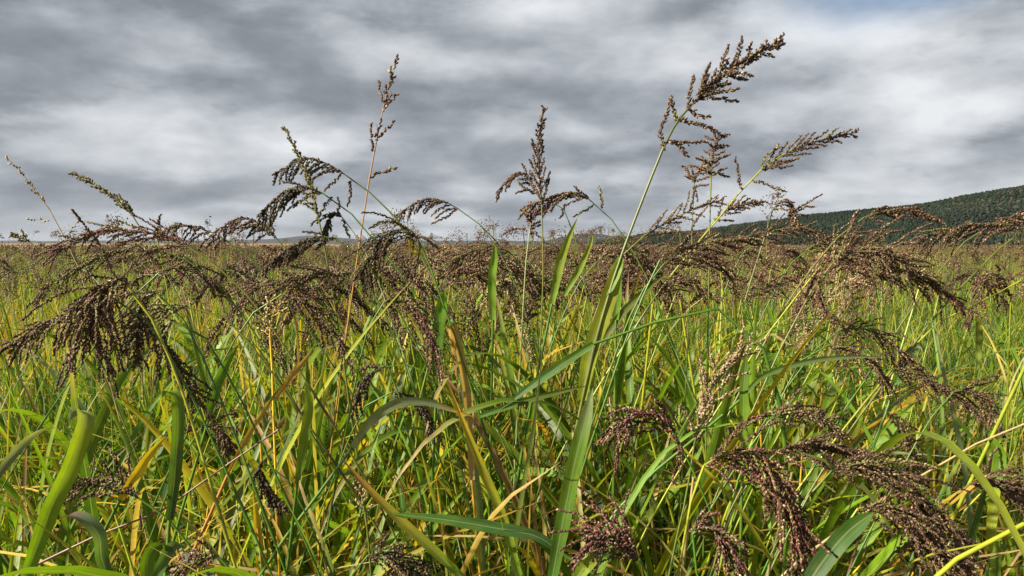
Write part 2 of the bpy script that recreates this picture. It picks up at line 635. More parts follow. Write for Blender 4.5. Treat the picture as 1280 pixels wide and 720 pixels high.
def tube(mb, pts, r0, r1, c0, c1, n=16, k=6, mat=0, nodes=0, nodec=None):
    p = spline(pts, n + 1)
    T = np.gradient(p, axis=0)
    T /= np.linalg.norm(T, axis=1)[:, None] + 1e-9
    ref = np.array([0.31, 0.87, 0.38])
    A = np.cross(T, ref)
    A /= np.linalg.norm(A, axis=1)[:, None] + 1e-9
    B = np.cross(T, A)
    t = np.linspace(0, 1, n + 1)
    r = r0 + (r1 - r0) * t
    C = np.asarray(c0) + (np.asarray(c1) - np.asarray(c0)) * t[:, None]
    if nodes:
        for q_ in np.linspace(0, 1, nodes + 2)[1:-1]:
            i = int(round(q_ * n))
            r[i] *= 1.55
            C[i] = nodec if nodec is not None else C[i] * 0.6
    ang = np.arange(k) * 2 * math.pi / k
    V = (p[:, None] + r[:, None, None] * (A[:, None] * np.cos(ang)[None, :, None] + B[:, None] * np.sin(ang)[None, :, None])).reshape(-1, 3)
    idx = np.arange((n + 1) * k).reshape(n + 1, k)
    nx = np.roll(idx, -1, axis=1)
    q = np.stack([idx[:-1], nx[:-1], nx[1:], idx[1:]], -1).reshape(-1, 4)
    mb.add(V, np.repeat(C, k, axis=0), np.repeat(np.stack([t * 0, t], 1), k, axis=0), quads=q, mat=mat)


# one seed: a pointed grain, 12 points
_k = 5
_a = np.arange(_k) * 2 * math.pi / _k
SEEDV = np.vstack([[0, 0, -0.5], np.stack([np.cos(_a), np.sin(_a), np.full(_k, -0.22)], 1), np.stack([np.cos(_a + .6) * .82, np.sin(_a + .6) * .82, np.full(_k, 0.14)], 1), [0, 0, 0.62]])
_t, _q = [], []
for i in range(_k):
    j = (i + 1) % _k
    _t += [(0, 1 + j, 1 + i), (1 + _k + i, 1 + _k + j, 1 + 2 * _k)]
    _q += [(1 + i, 1 + j, 1 + _k + j, 1 + _k + i)]
SEEDT, SEEDQ = np.array(_t), np.array(_q)
# cheaper seed for distance: an octahedron
OCTV = np.array([[0, 0, -.5], [1, 0, 0], [0, 1, 0], [-1, 0, 0], [0, -1, 0], [0, 0, .55]], float)
OCTT = np.array([[0, 2, 1], [0, 3, 2], [0, 4, 3], [0, 1, 4], [5, 1, 2], [5, 2, 3], [5, 3, 4], [5, 4, 1]])

PAL = dict(
    dark=[((0.062, 0.033, 0.022), 5), ((0.100, 0.056, 0.034), 4), ((0.17, 0.105, 0.058), 2), ((0.28, 0.19, 0.10), 0.5)],
    red=[((0.080, 0.030, 0.026), 5), ((0.140, 0.054, 0.044), 4), ((0.21, 0.115, 0.072), 2), ((0.34, 0.24, 0.13), 0.5)],
    brown=[((0.078, 0.042, 0.027), 5), ((0.125, 0.073, 0.043), 4), ((0.20, 0.13, 0.07), 1.5), ((0.34, 0.25, 0.14), 0.6)],
    tan=[((0.15, 0.095, 0.055), 3), ((0.26, 0.18, 0.095), 4), ((0.38, 0.28, 0.16), 3)],
    olive=[((0.10, 0.085, 0.030), 4), ((0.17, 0.15, 0.045), 4), ((0.075, 0.045, 0.03), 2), ((0.30, 0.26, 0.12), 1)],
    black=[((0.040, 0.026, 0.016), 5), ((0.066, 0.044, 0.026), 4), ((0.13, 0.10, 0.050), 1.6)],
    straw=[((0.40, 0.30, 0.13), 4), ((0.30, 0.22, 0.08), 3), ((0.50, 0.42, 0.24), 2)],
)


def pal_pick(name, n, r):
    cs = np.array([c for c, _ in PAL[name]])
    ws = np.array([w for _, w in PAL[name]], float)
    k = r.choice(len(cs), size=n, p=ws / ws.sum())
    return cs[k] * r.uniform(0.75, 1.3, (n, 1))


def seeds_along(mb, p, r, pal, spacing=0.00105, size=0.0034, off=0.0014, mat=0, lod=0, awn=0.25):
    """grains set round a little branch p (points)"""
    L = np.concatenate([[0], np.cumsum(np.linalg.norm(np.diff(p, axis=0), axis=1))])
    n = max(3, int(L[-1] / spacing))
    s = (np.arange(n) + r.uniform(0, 0.9, n)) / n * L[-1]
    c = np.stack([np.interp(s, L, p[:, k]) for k in range(3)], 1)
    Tn = np.gradient(p, axis=0)
    T = np.stack([np.interp(s, L, Tn[:, k]) for k in range(3)], 1)
    T /= np.linalg.norm(T, axis=1)[:, None] + 1e-9
    rd = r.standard_normal((n, 3))
    rd -= T * (rd * T).sum(1)[:, None]
    rd /= np.linalg.norm(rd, axis=1)[:, None] + 1e-9
    ax = T * r.uniform(0.5, 1.0, (n, 1)) + rd * r.uniform(0.4, 0.9, (n, 1))
    ax /= np.linalg.norm(ax, axis=1)[:, None]
    c = c + rd * off * r.uniform(0.5, 1.3, (n, 1)) * np.clip(1.25 - (s / L[-1]) ** 2, 0.35, 1)[:, None]
    b1 = np.cross(ax, r.standard_normal((n, 3)))
    b1 /= np.linalg.norm(b1, axis=1)[:, None] + 1e-9
    b2 = np.cross(ax, b1)
    ln = size * r.uniform(0.75, 1.25, n)
    wd = ln * 0.34
    base = OCTV if lod else SEEDV
    k = len(base)
    V = c[:, None] + b1[:, None] * (base[None, :, :1] * wd[:, None, None]) + b2[:, None] * (base[None, :, 1:2] * wd[:, None, None]) + ax[:, None] * (base[None, :, 2:] * ln[:, None, None])
    col = np.repeat(pal_pick(pal, n, r), k, axis=0)
    o = (np.arange(n) * k)[:, None, None]
    if lod:
        mb.add(V.reshape(-1, 3), col, (0, 0), tris=(OCTT[None] + o).reshape(-1, 3), mat=mat)
    else:
        mb.add(V.reshape(-1, 3), col, (0, 0), quads=(SEEDQ[None] + o).reshape(-1, 4), tris=(SEEDT[None] + o).reshape(-1, 3), mat=mat)
    if awn and not lod:
        pick = np.where(r.random(n) < awn)[0]
        if len(pick):
            a0 = c[pick] + ax[pick] * (ln[pick] * 0.5)[:, None]
            a1 = a0 + ax[pick] * r.uniform(0.002, 0.007, (len(pick), 1)) + r.standard_normal((len(pick), 3)) * 0.0006
            sd = b1[pick] * 0.00016
            V = np.stack([a0 - sd, a0 + sd, a1], 1).reshape(-1, 3)
            mb.add(V, np.repeat(pal_pick(pal, len(pick), r), 3, axis=0), (0, 0), tris=np.arange(len(pick) * 3).reshape(-1, 3), mat=mat)


def branch_curve(start, d0, length, droop, r, n=8, jit=0.022):
    p = [start]
    d = nrm(d0)
    st = length / n
    for i in range(n):
        d = nrm(d + np.array([0, 0, -1]) * droop / n + r.normal(0, jit, 3))
        p.append(p[-1] + d * st)
    return np.array(p)


def panicle_branches(rach, r, nb, bl, ang, droop, start=0.0, taper=0.75, flat=0.7, one_side=0.0, comb=0):
    """list of branch curves set along the axis rach (points)"""
    p = spline(rach, 60)
    out = []
    jit = 0.022
    if nb > 20:                       # full heads: longer strings of grain
        bl *= 1.2
        jit = 0.07
    for i in range(nb):
        t = start + (1 - start) * (i + r.uniform(0.0, 0.8)) / nb
        t = min(t, 0.985)
        k = int(t * 59)
        T = nrm(p[min(k + 1, 59)] - p[max(k - 1, 0)])
        V = nrm(p[k] - np.array([0, 0, CAM_Z]))
        S = nrm(np.cross(T, V))
        phi = (0 if i % 2 else math.pi) + r.normal(0, 1.3 * (1 - flat) + 0.15)
        if one_side and r.random() < abs(one_side):
            # hang on the lower side
            phi = (0 if S[2] < 0 else math.pi) + r.normal(0, 0.6)
        a = ang * r.uniform(0.75, 1.25)
        R = S * math.cos(phi) + V * math.sin(phi)
        L = bl * (1 - taper * ((t - start) / (1 - start)) ** 1.1) * (r.uniform(0.45, 1.25) if nb > 20 else r.uniform(0.72, 1.18))
        out.append(branch_curve(p[k], T * math.cos(a) + R * math.sin(a), L, droop * r.uniform(0.7, 1.3) * (r.uniform(0.3, 1.4) if nb > 20 else 1), r, 8, jit))
    return out


def seed_head(parent, rach, curves, r, pal, sr, scol, spacing=0.00105, size=0.0034, off=0.0014, axis_from=0.35, parts=True, awn=0.25):
    mb = MB()
    tube(mb, rach, sr, sr * 0.3, scol, np.asarray(scol) * 0.75, 14, 5, 0)
    p = spline(rach, 40)
    seeds_along(mb, p[int(axis_from * 39):], r, pal, spacing * 1.15, size, off, mat=1, awn=awn)
    if not parts:
        for c in curves:
            tube(mb, c, sr * 0.35, sr * 0.15, scol, scol, 6, 4, 0)
            seeds_along(mb, c[1:], r, pal, spacing, size, off, mat=1, awn=awn)
    head = mb.obj('seed_head', [STEM, SEED], parent)
    if parts:
        for c in curves:
            b = MB()
            tube(b, c, max(0.0004, sr * 0.35), 0.00025, scol, scol, 6, 4, 0)
            pb = pal
            if len(curves) > 20 and pal in ('dark', 'red', 'brown', 'black') and r.random() < 0.25:
                pb = ['brown', 'olive', 'dark'][r.integers(0, 3)]
            seeds_along(b, c, r, pb, spacing, size, off, mat=1, awn=awn)
            b.obj('branch', [STEM, SEED], head)
    return head


def view_side(pts):
    """a side direction so that the blade's face looks about at the camera"""
    pts = np.asarray(pts)
    T = nrm(pts[-1] - pts[0])
    V = nrm(pts[len(pts) // 2] - np.array([0, 0, CAM_Z]))
    return nrm(np.cross(T, V))


def rnd_tint(c, r, s=0.18):
    return np.asarray(c) * r.uniform(1 - s, 1 + s) * (1 + r.normal(0, 0.05, 3))


GROUP_S = 'grass stalks carrying seed heads'
GROUP_L = 'grass plants shown by their large leaves'
N_HERO = [0]


def base_of(pt, nxt, lean=0.8):
    """where a stalk whose lowest given point is pt, rising to nxt, meets the ground"""
    d = nrm(pt - nxt)
    h = pt[2]
    s = min(0.75, np.hypot(d[0], d[1]) / (abs(d[2]) + 0.25)) * lean * 0.6
    dirxy = nrm(np.array([d[0], d[1] * 0.3, 0]))
    return np.array([pt[0], pt[1], 0]) + dirxy * s * h


def rise_from(b, pt, nxt):
    """a smooth curve from the ground up into the first given point"""
    d = nrm(pt - nxt)
    c = pt + d * 0.45 * np.linalg.norm(pt - b)
    c[2] = max(c[2], 0.25)
    return [(1 - t) ** 2 * b + 2 * t * (1 - t) * c + t * t * pt for t in (0.0, 0.25, 0.5, 0.75)]


def px3(lst, d):
    """[(px,py[,extra depth])...] -> world points"""
    return [P(q[0], q[1], d + (q[2] if len(q) > 2 else 0)) for q in lst]


def stalk(label, d, stem, rach, pal='dark', nb=14, bl=0.05, ang=0.7, droop=0.6, sr=0.0014, sc='green', sc2=None, start=0.0, taper=0.75,
          flat=0.6, one=0.0, leaves=(), branches=None, axis_from=0.35, spacing=0.00105, size=0.0034, off=0.0014, extra=(), awn=0.25, cat='grass stalk', droop_d=0.0):
    N_HERO[0] += 1
    r = np.random.default_rng(100 + N_HERO[0])
    S = px3(stem, d)
    R = px3(rach, d + 0) if rach else None
    if nb > 20 and size == 0.0034:    # crowded heads have finer grain
        spacing, size, off, awn = 0.00105, 0.0028, 0.0011, 0.4
    b = base_of(S[0], S[1])
    t = thing('grass_stalk', b, label, cat, GROUP_S)
    path = rise_from(b, S[0], S[1]) + S
    if R is not None:
        path = path + [R[0]] if np.linalg.norm(S[-1] - R[0]) > 1e-4 else path
    c0 = rnd_tint(G[sc], r, 0.1)
    c1 = rnd_tint(G[sc2 or sc], r, 0.1)
    mb = MB()
    tube(mb, path, sr * 1.15, sr * 0.72, c0, c1, 30, 7, 0, nodes=4, nodec=c0 * 0.55)
    mb.obj('stem', STEM, t)
    if R is not None:
        cur = panicle_branches(R, r, nb, bl, ang, droop, start, taper, flat, one) if nb else []
        for br in (branches or []):
            q = spline(px3(br, d), 9)
            q = q + r.normal(0, 0.0008, q.shape)
            cur.append(q)
        seed_head(t, R, cur, r, pal, sr * 0.8, c1 * 0.8, spacing, size, off, axis_from, True, awn)
    for lf in leaves:
        leaf_part(t, d, r, *lf)
    return t


def leaf_part(t, d, r, pts, width, c0, c1=None, twist=0.3, tipc=None, fold=0.35, blunt=False):
    W = px3(pts, d)
    mb = MB()
    ribbon(mb, W, width, rnd_tint(G[c0], r, 0.1), rnd_tint(G[c1 or c0], r, 0.1), view_side(W), twist, fold, 22, 5, 0.6,
           tipc=None if tipc is None else G[tipc], blunt=blunt)
    return mb.obj('leaf', LEAF, t)


def leaf_plant(label, d, leaves, stem=None, sc='green', sr=0.0022):
    """a plant known by its leaves; leaves = (pts, width m, colour, tip colour, twist, tipc, fold, blunt)"""
    N_HERO[0] += 1
    r = np.random.default_rng(300 + N_HERO[0])
    first = px3(leaves[0][0], d)
    if stem:
        S = px3(stem, d)
        b = base_of(S[0], S[1])
    else:
        S = [first[0]]
        b = base_of(first[0], first[1], 0.15)
    t = thing('grass_plant', b, label, 'grass plant', GROUP_L)
    mb = MB()
    nx_ = S[1] if len(S) > 1 else first[min(2, len(first) - 1)]
    tube(mb, rise_from(b, S[0], nx_) + S, sr * 1.3, sr * 0.7, rnd_tint(G[sc], r), rnd_tint(G[sc], r), 18, 7, 0, nodes=3)
    mb.obj('stem', STEM, t)
    for lf in leaves:
        leaf_part(t, d, r, *lf)
    return t

# ================================================================ stalks seen against the sky
stalk('tall straight orange dry stalk with sparse rusty brown spikelets against the sky', 1.0,
      [(424, 480), (437, 390), (450, 300)], [(462, 222), (478, 140), (488, 100), (497, 68)], 'brown', 5, 0.022, 0.35, 0.0, 0.0013, 'orange', 'orange',
      start=0.5, taper=0.6, axis_from=0.62, spacing=0.0030, size=0.0052, off=0.0016,
      branches=[[(463, 222), (478, 215), (497, 211)], [(467, 188), (465, 170), (464, 153)], [(470, 175), (480, 165), (494, 151)], [(470, 172), (474, 160), (477, 148)],
                [(479, 140), (488, 128), (498, 117)], [(480, 132), (476, 118), (474, 101)]], awn=0.6,
      leaves=[([(437, 395), (428, 420), (415, 432), (402, 436)], 0.006, 'straw', 'brown', 0.5)])
stalk('erect yellow green seed head with short close branches left of the orange stalk', 0.92,
      [(432, 470), (413, 350), (402, 290)], [(398, 272), (386, 225), (372, 192), (355, 159)], 'olive', 16, 0.020, 0.4, 0.1, 0.0014, 'culm', 'culm',
      axis_from=0.1, branches=[[(398, 270), (388, 258), (372, 252)], [(393, 248), (380, 240), (366, 236)]])
stalk('upper of two dark nodding heads left of the orange dry stalk', 0.95,
      [(575, 420), (540, 345), (505, 285), (465, 243)], [(428, 216), (405, 203), (380, 199), (340, 219)], 'black', 16, 0.038, 0.55, 0.9, 0.0013, 'green', 'culm',
      one=0.8, taper=0.5, branches=[[(438, 225), (438, 242), (434, 258)], [(427, 216), (415, 230), (405, 238)]])
stalk('lower of two dark nodding heads left of the orange stalk, with long comb like branches', 0.93,
      [(520, 370), (475, 310), (440, 268), (415, 250)], [(404, 242), (382, 233), (355, 240), (322, 270)], 'black', 18, 0.045, 0.5, 0.9, 0.0012, 'green', 'green',
      one=0.85, taper=0.45, branches=[[(415, 248), (405, 262), (388, 282)], [(398, 240), (380, 232), (350, 227)]])
stalk('small dark drooping head on a pale thin stem under the two nodding heads', 0.95,
      [(490, 400), (462, 325), (440, 285)], [(428, 272), (418, 266), (408, 280), (404, 299)], 'black', 9, 0.030, 0.5, 1.2, 0.001, 'pale', 'pale', one=0.8,
      branches=[[(424, 270), (424, 258), (421, 246)], [(428, 274), (432, 285), (437, 297)]])
stalk('brown comb shaped head arching left at the skyline, with one stubby upright branch', 1.0,
      [(420, 400), (385, 345), (360, 315)], [(344, 296), (322, 278), (298, 273), (268, 290)], 'dark', 15, 0.034, 0.6, 1.1, 0.0011, 'green', one=0.85, taper=0.45,
      branches=[[(343, 297), (340, 285), (336, 272)], [(340, 295), (325, 285), (305, 285)]])
stalk('small brown head with curled branches standing left of the comb shaped head at the skyline', 1.0,
      [(370, 390), (330, 340), (300, 312)], [(282, 300), (258, 288), (230, 282), (197, 292)], 'dark', 14, 0.030, 0.6, 1.2, 0.0011, 'green', one=0.8, taper=0.45)
stalk('dark plume lying towards lower left beneath the comb shaped head', 0.9,
      [(520, 430), (470, 345), (440, 308)], [(418, 298), (395, 296), (365, 308), (330, 335)], 'black', 20, 0.036, 0.35, 0.6, 0.0012, 'green', 'green', one=0.6, taper=0.5)
stalk('dense dark olive clump bowed over at the skyline with a yellow leaf scrap', 0.85,
      [(575, 440), (552, 375), (535, 325)], [(522, 298), (500, 287), (475, 300), (450, 345)], 'black', 34, 0.048, 0.6, 1.3, 0.0014, 'green', 'green', one=0.6, taper=0.35,
      branches=[[(522, 298), (524, 315), (518, 335)], [(515, 292), (517, 310), (505, 335)]], leaves=[([(527, 318), (515, 310), (512, 292)], 0.006, 'yellow', 'gold')])
stalk('dark nodding head hanging left on a long green stem right of the orange stalk', 1.1,
      [(660, 400), (640, 345), (615, 300), (592, 273)], [(571, 260), (550, 250), (525, 251), (494, 270)], 'dark', 15, 0.036, 0.55, 1.0, 0.0011, 'green', one=0.85, taper=0.45,
      branches=[[(570, 260), (562, 268), (540, 280)]])
stalk('erect pagoda shaped dark head with upswept branches in the middle of the sky', 0.95,
      [(672, 480), (677, 400), (679, 330)], [(677, 255), (674, 215), (673, 180), (680, 134)], 'dark', 20, 0.034, 0.5, -0.25, 0.0012, 'green', 'culm', taper=0.8, axis_from=0.05, flat=0.8)
stalk('short dark head bent left behind the pagoda shaped head', 1.0,
      [(735, 380), (720, 300), (700, 255)], [(672, 243), (660, 222), (645, 217), (621, 240)], 'dark', 13, 0.030, 0.45, 0.9, 0.001, 'green', one=0.8, taper=0.5,
      branches=[[(672, 243), (660, 238), (648, 228)]])
stalk('dark head lying leftwards across the pagoda stem, with two loose lower branches', 0.98,
      [(830, 400), (800, 330), (765, 275)], [(735, 248), (715, 240), (690, 246), (658, 258)], 'dark', 18, 0.040, 0.4, 0.7, 0.001, 'pale', 'green', one=0.7, taper=0.5,
      branches=[[(752, 260), (752, 245), (749, 232)], [(741, 257), (730, 263), (717, 271)], [(735, 248), (725, 240), (717, 233)], [(706, 255), (703, 265), (700, 274)]])
stalk('small reddish head on a pale stem at the skyline below the pagoda shaped head', 1.0,
      [(652, 420), (656, 350), (659, 310)], [(662, 290), (664, 275), (666, 265), (668, 258)], 'red', 10, 0.026, 0.9, 0.5, 0.0012, 'green', 'pale', taper=0.4,
      branches=[[(660, 288), (645, 286), (629, 291)], [(662, 290), (670, 292), (678, 300)]])
# the big one
stalk('tallest thick green stalk with a large brown head leaning right, highest in the photo', 0.9,
      [(728, 500), (752, 400), (775, 325), (803, 250)], [(829, 185), (850, 148), (893, 103), (935, 72), (978, 51)], 'brown', 30, 0.036, 0.62, -0.05, 0.0023, 'culm', 'culm', start=0.36,
      taper=0.72, flat=0.62, axis_from=0.35, spacing=0.0010, size=0.0040, off=0.0024,
      branches=[[(829, 187), (825, 165), (833, 145), (840, 120)], [(848, 152), (842, 140), (838, 122)], [(850, 150), (868, 153), (895, 166)], [(836, 177), (848, 180), (860, 197)],
                [(838, 176), (855, 180), (880, 176)], [(860, 137), (862, 115), (868, 96)], [(872, 125), (878, 105), (888, 78)], [(875, 122), (895, 122), (924, 126)],
                [(862, 135), (875, 145), (889, 146)]],
      leaves=[([(727, 500), (738, 440), (757, 385), (776, 322)], 0.019, 'lime', 'lime', 0.15, None, 0.25, True),
              ([(776, 322), (768, 345), (757, 370)], 0.013, 'bright', 'green', 0.6, None, 0.2, True)])
stalk('small bushy brown head on a thin stem right below the tallest head', 0.95,
      [(886, 360), (887, 300), (888, 250)], [(889, 222), (888, 205), (893, 185), (900, 165)], 'brown', 18, 0.028, 0.9, 0.5, 0.0012, 'green', 'culm', taper=0.4, flat=0.4,
      branches=[[(888, 215), (875, 212), (865, 222), (858, 208)], [(888, 215), (897, 216), (912, 221)]])
stalk('little dark head low on a thin stem left of the bushy brown head', 1.0,
      [(862, 370), (865, 300), (866, 250)], [(867, 235), (870, 222), (878, 210), (884, 200)], 'brown', 10, 0.024, 0.8, 0.5, 0.001, 'green', 'culm', taper=0.4,
      branches=[[(866, 224), (860, 215), (853, 206)], [(868, 232), (869, 242), (872, 250)]])
stalk('slender dark plume leaning far right with two separate lower branches', 1.0,
      [(800, 400), (850, 330), (890, 283), (925, 240)], [(952, 212), (985, 190), (1025, 176), (1072, 165)], 'dark', 20, 0.040, 0.42, 0.05, 0.0014, 'pale', 'lime', taper=0.72, flat=0.85,
      branches=[[(927, 236), (924, 220), (919, 195)], [(941, 226), (960, 232), (984, 241)], [(953, 212), (955, 200), (965, 188), (978, 183)], [(953, 212), (970, 210), (992, 207)]])
stalk('brown drooping head with a pale dried side spray, right of the slender plume stem', 1.05,
      [(925, 400), (945, 330), (958, 290)], [(966, 262), (978, 250), (990, 256), (994, 280)], 'brown', 14, 0.028, 0.6, 1.0, 0.0012, 'green', 'culm', one=0.6, taper=0.4,
      branches=[[(985, 268), (1000, 258), (1028, 243)], [(985, 270), (1005, 260), (1020, 258)], [(984, 268), (998, 268), (1012, 268)]])
stalk('loose brown head leaning right at the skyline beside the tallest stalk', 0.95,
      [(735, 420), (765, 340), (790, 305)], [(805, 295), (830, 280), (865, 262), (902, 250)], 'brown', 22, 0.034, 0.65, 0.1, 0.0013, 'culm', 'culm', taper=0.55, flat=0.5)
stalk('grey brown feathery head just below the bushy brown head', 1.05,
      [(840, 380), (865, 320), (880, 290)], [(893, 275), (910, 262), (930, 255), (955, 252)], 'brown', 16, 0.028, 0.5, 0.2, 0.001, 'lime', taper=0.6)
stalk('dense reddish brown head spread right below the skyline under the slender plume', 0.85,
      [(770, 460), (800, 380), (815, 345)], [(825, 325), (865, 308), (905, 302), (948, 300)], 'dark', 34, 0.044, 0.6, 0.35, 0.0014, 'green', taper=0.45, flat=0.4)
stalk('dark head hanging right below the reddish brown one, tips turned down', 0.9,
      [(760, 470), (790, 390), (812, 350)], [(830, 330), (860, 318), (890, 325), (915, 348)], 'dark', 26, 0.044, 0.5, 0.6, 0.0013, 'green', taper=0.45, flat=0.4)
stalk('brown head on a long green stem crossing the hill, tip drooping right', 0.95,
      [(950, 440), (990, 370), (1035, 310), (1062, 284)], [(1080, 272), (1105, 264), (1140, 263), (1172, 272)], 'brown', 18, 0.034, 0.35, 0.45, 0.0014, 'culm', 'culm', one=0.5, taper=0.5,
      branches=[[(1062, 285), (1066, 274), (1074, 262)]])
stalk('brown plume arching left from the edge of the photo along the hill foot', 0.9,
      [(1150, 420), (1215, 345), (1250, 310)], [(1285, 284), (1250, 280), (1205, 284), (1150, 298)], 'brown', 30, 0.040, 0.35, 0.7, 0.0013, 'culm', one=0.7, taper=0.4)
stalk('upper brown plume at the foot of the hill, reaching out of the photo', 0.95,
      [(1130, 400), (1190, 320), (1220, 290)], [(1240, 280), (1262, 272), (1290, 268), (1320, 275)], 'brown', 18, 0.034, 0.4, 0.6, 0.0012, 'culm', one=0.6, taper=0.4)
# ------------------------------------------------ left edge of the sky
stalk('green brown narrow head leaning left above the skyline', 0.95,
      [(235, 400), (205, 335), (185, 300)], [(166, 270), (150, 252), (125, 235), (90, 216)], 'olive', 16, 0.018, 0.35, 0.1, 0.0012, 'culm', 'culm', taper=0.5, axis_from=0.05, flat=0.8,
      branches=[[(163, 266), (160, 257), (157, 250)], [(176, 286), (163, 281), (145, 275)]])
stalk('thin bleached dry stalk with few grains, leftmost against the sky', 0.95,
      [(120, 410), (100, 340), (82, 300)], [(62, 262), (45, 240), (28, 218), (8, 197)], 'tan', 7, 0.014, 0.4, 0.0, 0.0009, 'straw', 'straw', start=0.1, taper=0.4, axis_from=0.15, spacing=0.0042, size=0.0036,
      branches=[[(64, 277), (50, 275), (32, 275)], [(84, 296), (92, 283), (103, 271)]])
stalk('short pale stub of a head just right of the leaning green brown head', 0.98,
      [(215, 400), (205, 340), (198, 310)], [(196, 298), (198, 285), (200, 268)], 'olive', 5, 0.01, 0.3, 0.0, 0.0010, 'lime', axis_from=0.1)
stalk('long dark red plume lying flat to the left along the horizon', 0.85,
      [(360, 440), (310, 370), (270, 332)], [(235, 308), (190, 292), (130, 290), (62, 316)], 'red', 34, 0.042, 0.4, 0.35, 0.0014, 'culm', 'culm', taper=0.45, flat=0.5)
stalk('brown olive plume lying under the long dark red one', 0.9,
      [(350, 470), (300, 390), (262, 345)], [(235, 326), (190, 312), (140, 318), (80, 345)], 'olive', 30, 0.040, 0.4, 0.6, 0.0013, 'green', taper=0.4, flat=0.4)
stalk('small yellowish sprig poking out at the photo edge by the horizon', 1.0,
      [(90, 380), (65, 330), (48, 312)], [(38, 303), (26, 297), (12, 293)], 'olive', 6, 0.016, 0.5, 0.3, 0.001, 'culm')
# ------------------------------------------------ the mass below the skyline, left
stalk('large dark brown head bowed down in a heavy hanging bunch', 0.66,
      [(250, 560), (215, 455), (180, 380)], [(158, 356), (140, 350), (122, 372), (112, 425)], 'dark', 56, 0.058, 1.0, 1.7, 0.0016, 'lime', taper=0.25, flat=0.25)
stalk('dark arm of seed branches reaching left from the heavy bowed bunch', 0.68,
      [(270, 560), (215, 450), (170, 385)], [(140, 372), (100, 390), (50, 412), (0, 440)], 'dark', 30, 0.036, 0.5, 0.9, 0.0013, 'green', taper=0.4, flat=0.4)
stalk('brown head hanging in a hook right of the heavy bowed bunch', 0.72,
      [(330, 560), (280, 460), (250, 415)], [(215, 400), (200, 420), (225, 460), (248, 505)], 'dark', 30, 0.040, 0.6, 0.9, 0.0013, 'green', taper=0.35, flat=0.35)
stalk('olive brown head on a lime stem between the heavy bunch and the pale flower', 0.78,
      [(350, 480), (290, 405), (262, 388)], [(235, 384), (205, 388), (175, 402), (150, 430)], 'olive', 28, 0.038, 0.6, 0.7, 0.0013, 'culm', 'culm', taper=0.35, flat=0.4)
stalk('thin brown plume behind the heavy bunch, tips pointing right', 0.9,
      [(120, 430), (160, 380), (180, 355)], [(200, 340), (225, 335), (255, 345), (280, 370)], 'dark', 22, 0.034, 0.5, 0.7, 0.0011, 'green', taper=0.4)
stalk('pale straw coloured open flower head on a yellow stem among dark heads', 0.85,
      [(345, 600), (342, 520), (340, 450)], [(338, 425), (338, 410), (342, 396), (348, 375)], 'straw', 14, 0.026, 0.9, 0.15, 0.0018, 'gold', 'yellow', taper=0.4, flat=0.3, spacing=0.0024)
stalk('dark red brown head drooping right from behind the pale flower', 0.85,
      [(270, 470), (310, 400), (335, 375)], [(352, 368), (380, 378), (405, 400), (435, 440)], 'dark', 30, 0.038, 0.5, 0.7, 0.0012, 'green', taper=0.4, flat=0.4)
stalk('upper dark plume right of the pale flower, trailing left', 0.92,
      [(500, 440), (470, 370), (445, 350)], [(425, 345), (395, 342), (360, 355), (330, 375)], 'dark', 26, 0.036, 0.5, 0.7, 0.0012, 'green', taper=0.4)
stalk('reddish dark head falling to lower right below the olive clump', 0.85,
      [(440, 500), (460, 410), (470, 385)], [(480, 378), (505, 378), (530, 400), (550, 455)], 'red', 32, 0.038, 0.6, 0.8, 0.0013, 'green', taper=0.4, flat=0.35)
stalk('small blackish head hanging like a hook below the reddish falling one', 0.8,
      [(520, 590), (500, 500), (492, 470)], [(485, 458), (468, 462), (452, 485), (444, 512)], 'black', 14, 0.028, 0.5, 1.0, 0.0011, 'green', taper=0.4)
stalk('dark thin head trailing right just above the yellow bent blade', 0.82,
      [(420, 590), (455, 510), (475, 495)], [(490, 490), (510, 498), (530, 515), (545, 545)], 'black', 16, 0.030, 0.4, 0.8, 0.0011, 'green', taper=0.4)
stalk('compact black plume pointing down at the left of the yellow stem', 0.72,
      [(390, 660), (360, 600), (340, 580)], [(328, 576), (325, 590), (335, 612), (352, 634)], 'black', 18, 0.024, 0.4, 0.6, 0.0012, 'green', taper=0.4)
stalk('dark brown head lying left above the purple curled leaf', 0.68,
      [(260, 720), (220, 660), (195, 635)], [(172, 622), (150, 605), (125, 600), (85, 612)], 'dark', 28, 0.034, 0.5, 0.5, 0.0013, 'green', taper=0.4)
stalk('brown head half hidden in leaves above the dry slanting stalk', 0.8,
      [(200, 640), (230, 570), (240, 548)], [(250, 536), (265, 532), (280, 545), (290, 565)], 'dark', 18, 0.030, 0.6, 0.8, 0.0012, 'green', taper=0.4)
stalk('dark maroon head cut by the bottom edge below the curled leaves', 0.62,
      [(330, 760), (290, 715)], [(275, 698), (255, 692), (235, 700), (215, 720)], 'red', 22, 0.030, 0.6, 0.6, 0.0012, 'green', taper=0.4)
stalk('nearly black head at the bottom edge beside the pale green flower', 0.65,
      [(430, 740), (445, 705)], [(460, 694), (480, 692), (505, 702), (528, 722)], 'black', 26, 0.034, 0.6, 0.6, 0.0012, 'green', taper=0.35)
stalk('pale green open flower head low between yellow blades', 0.72,
      [(465, 740), (462, 690), (458, 655)], [(457, 640), (455, 628), (452, 616), (450, 600)], 'straw', 12, 0.018, 0.9, 0.2, 0.0014, 'culm', 'culm', taper=0.35, flat=0.3, spacing=0.0026)
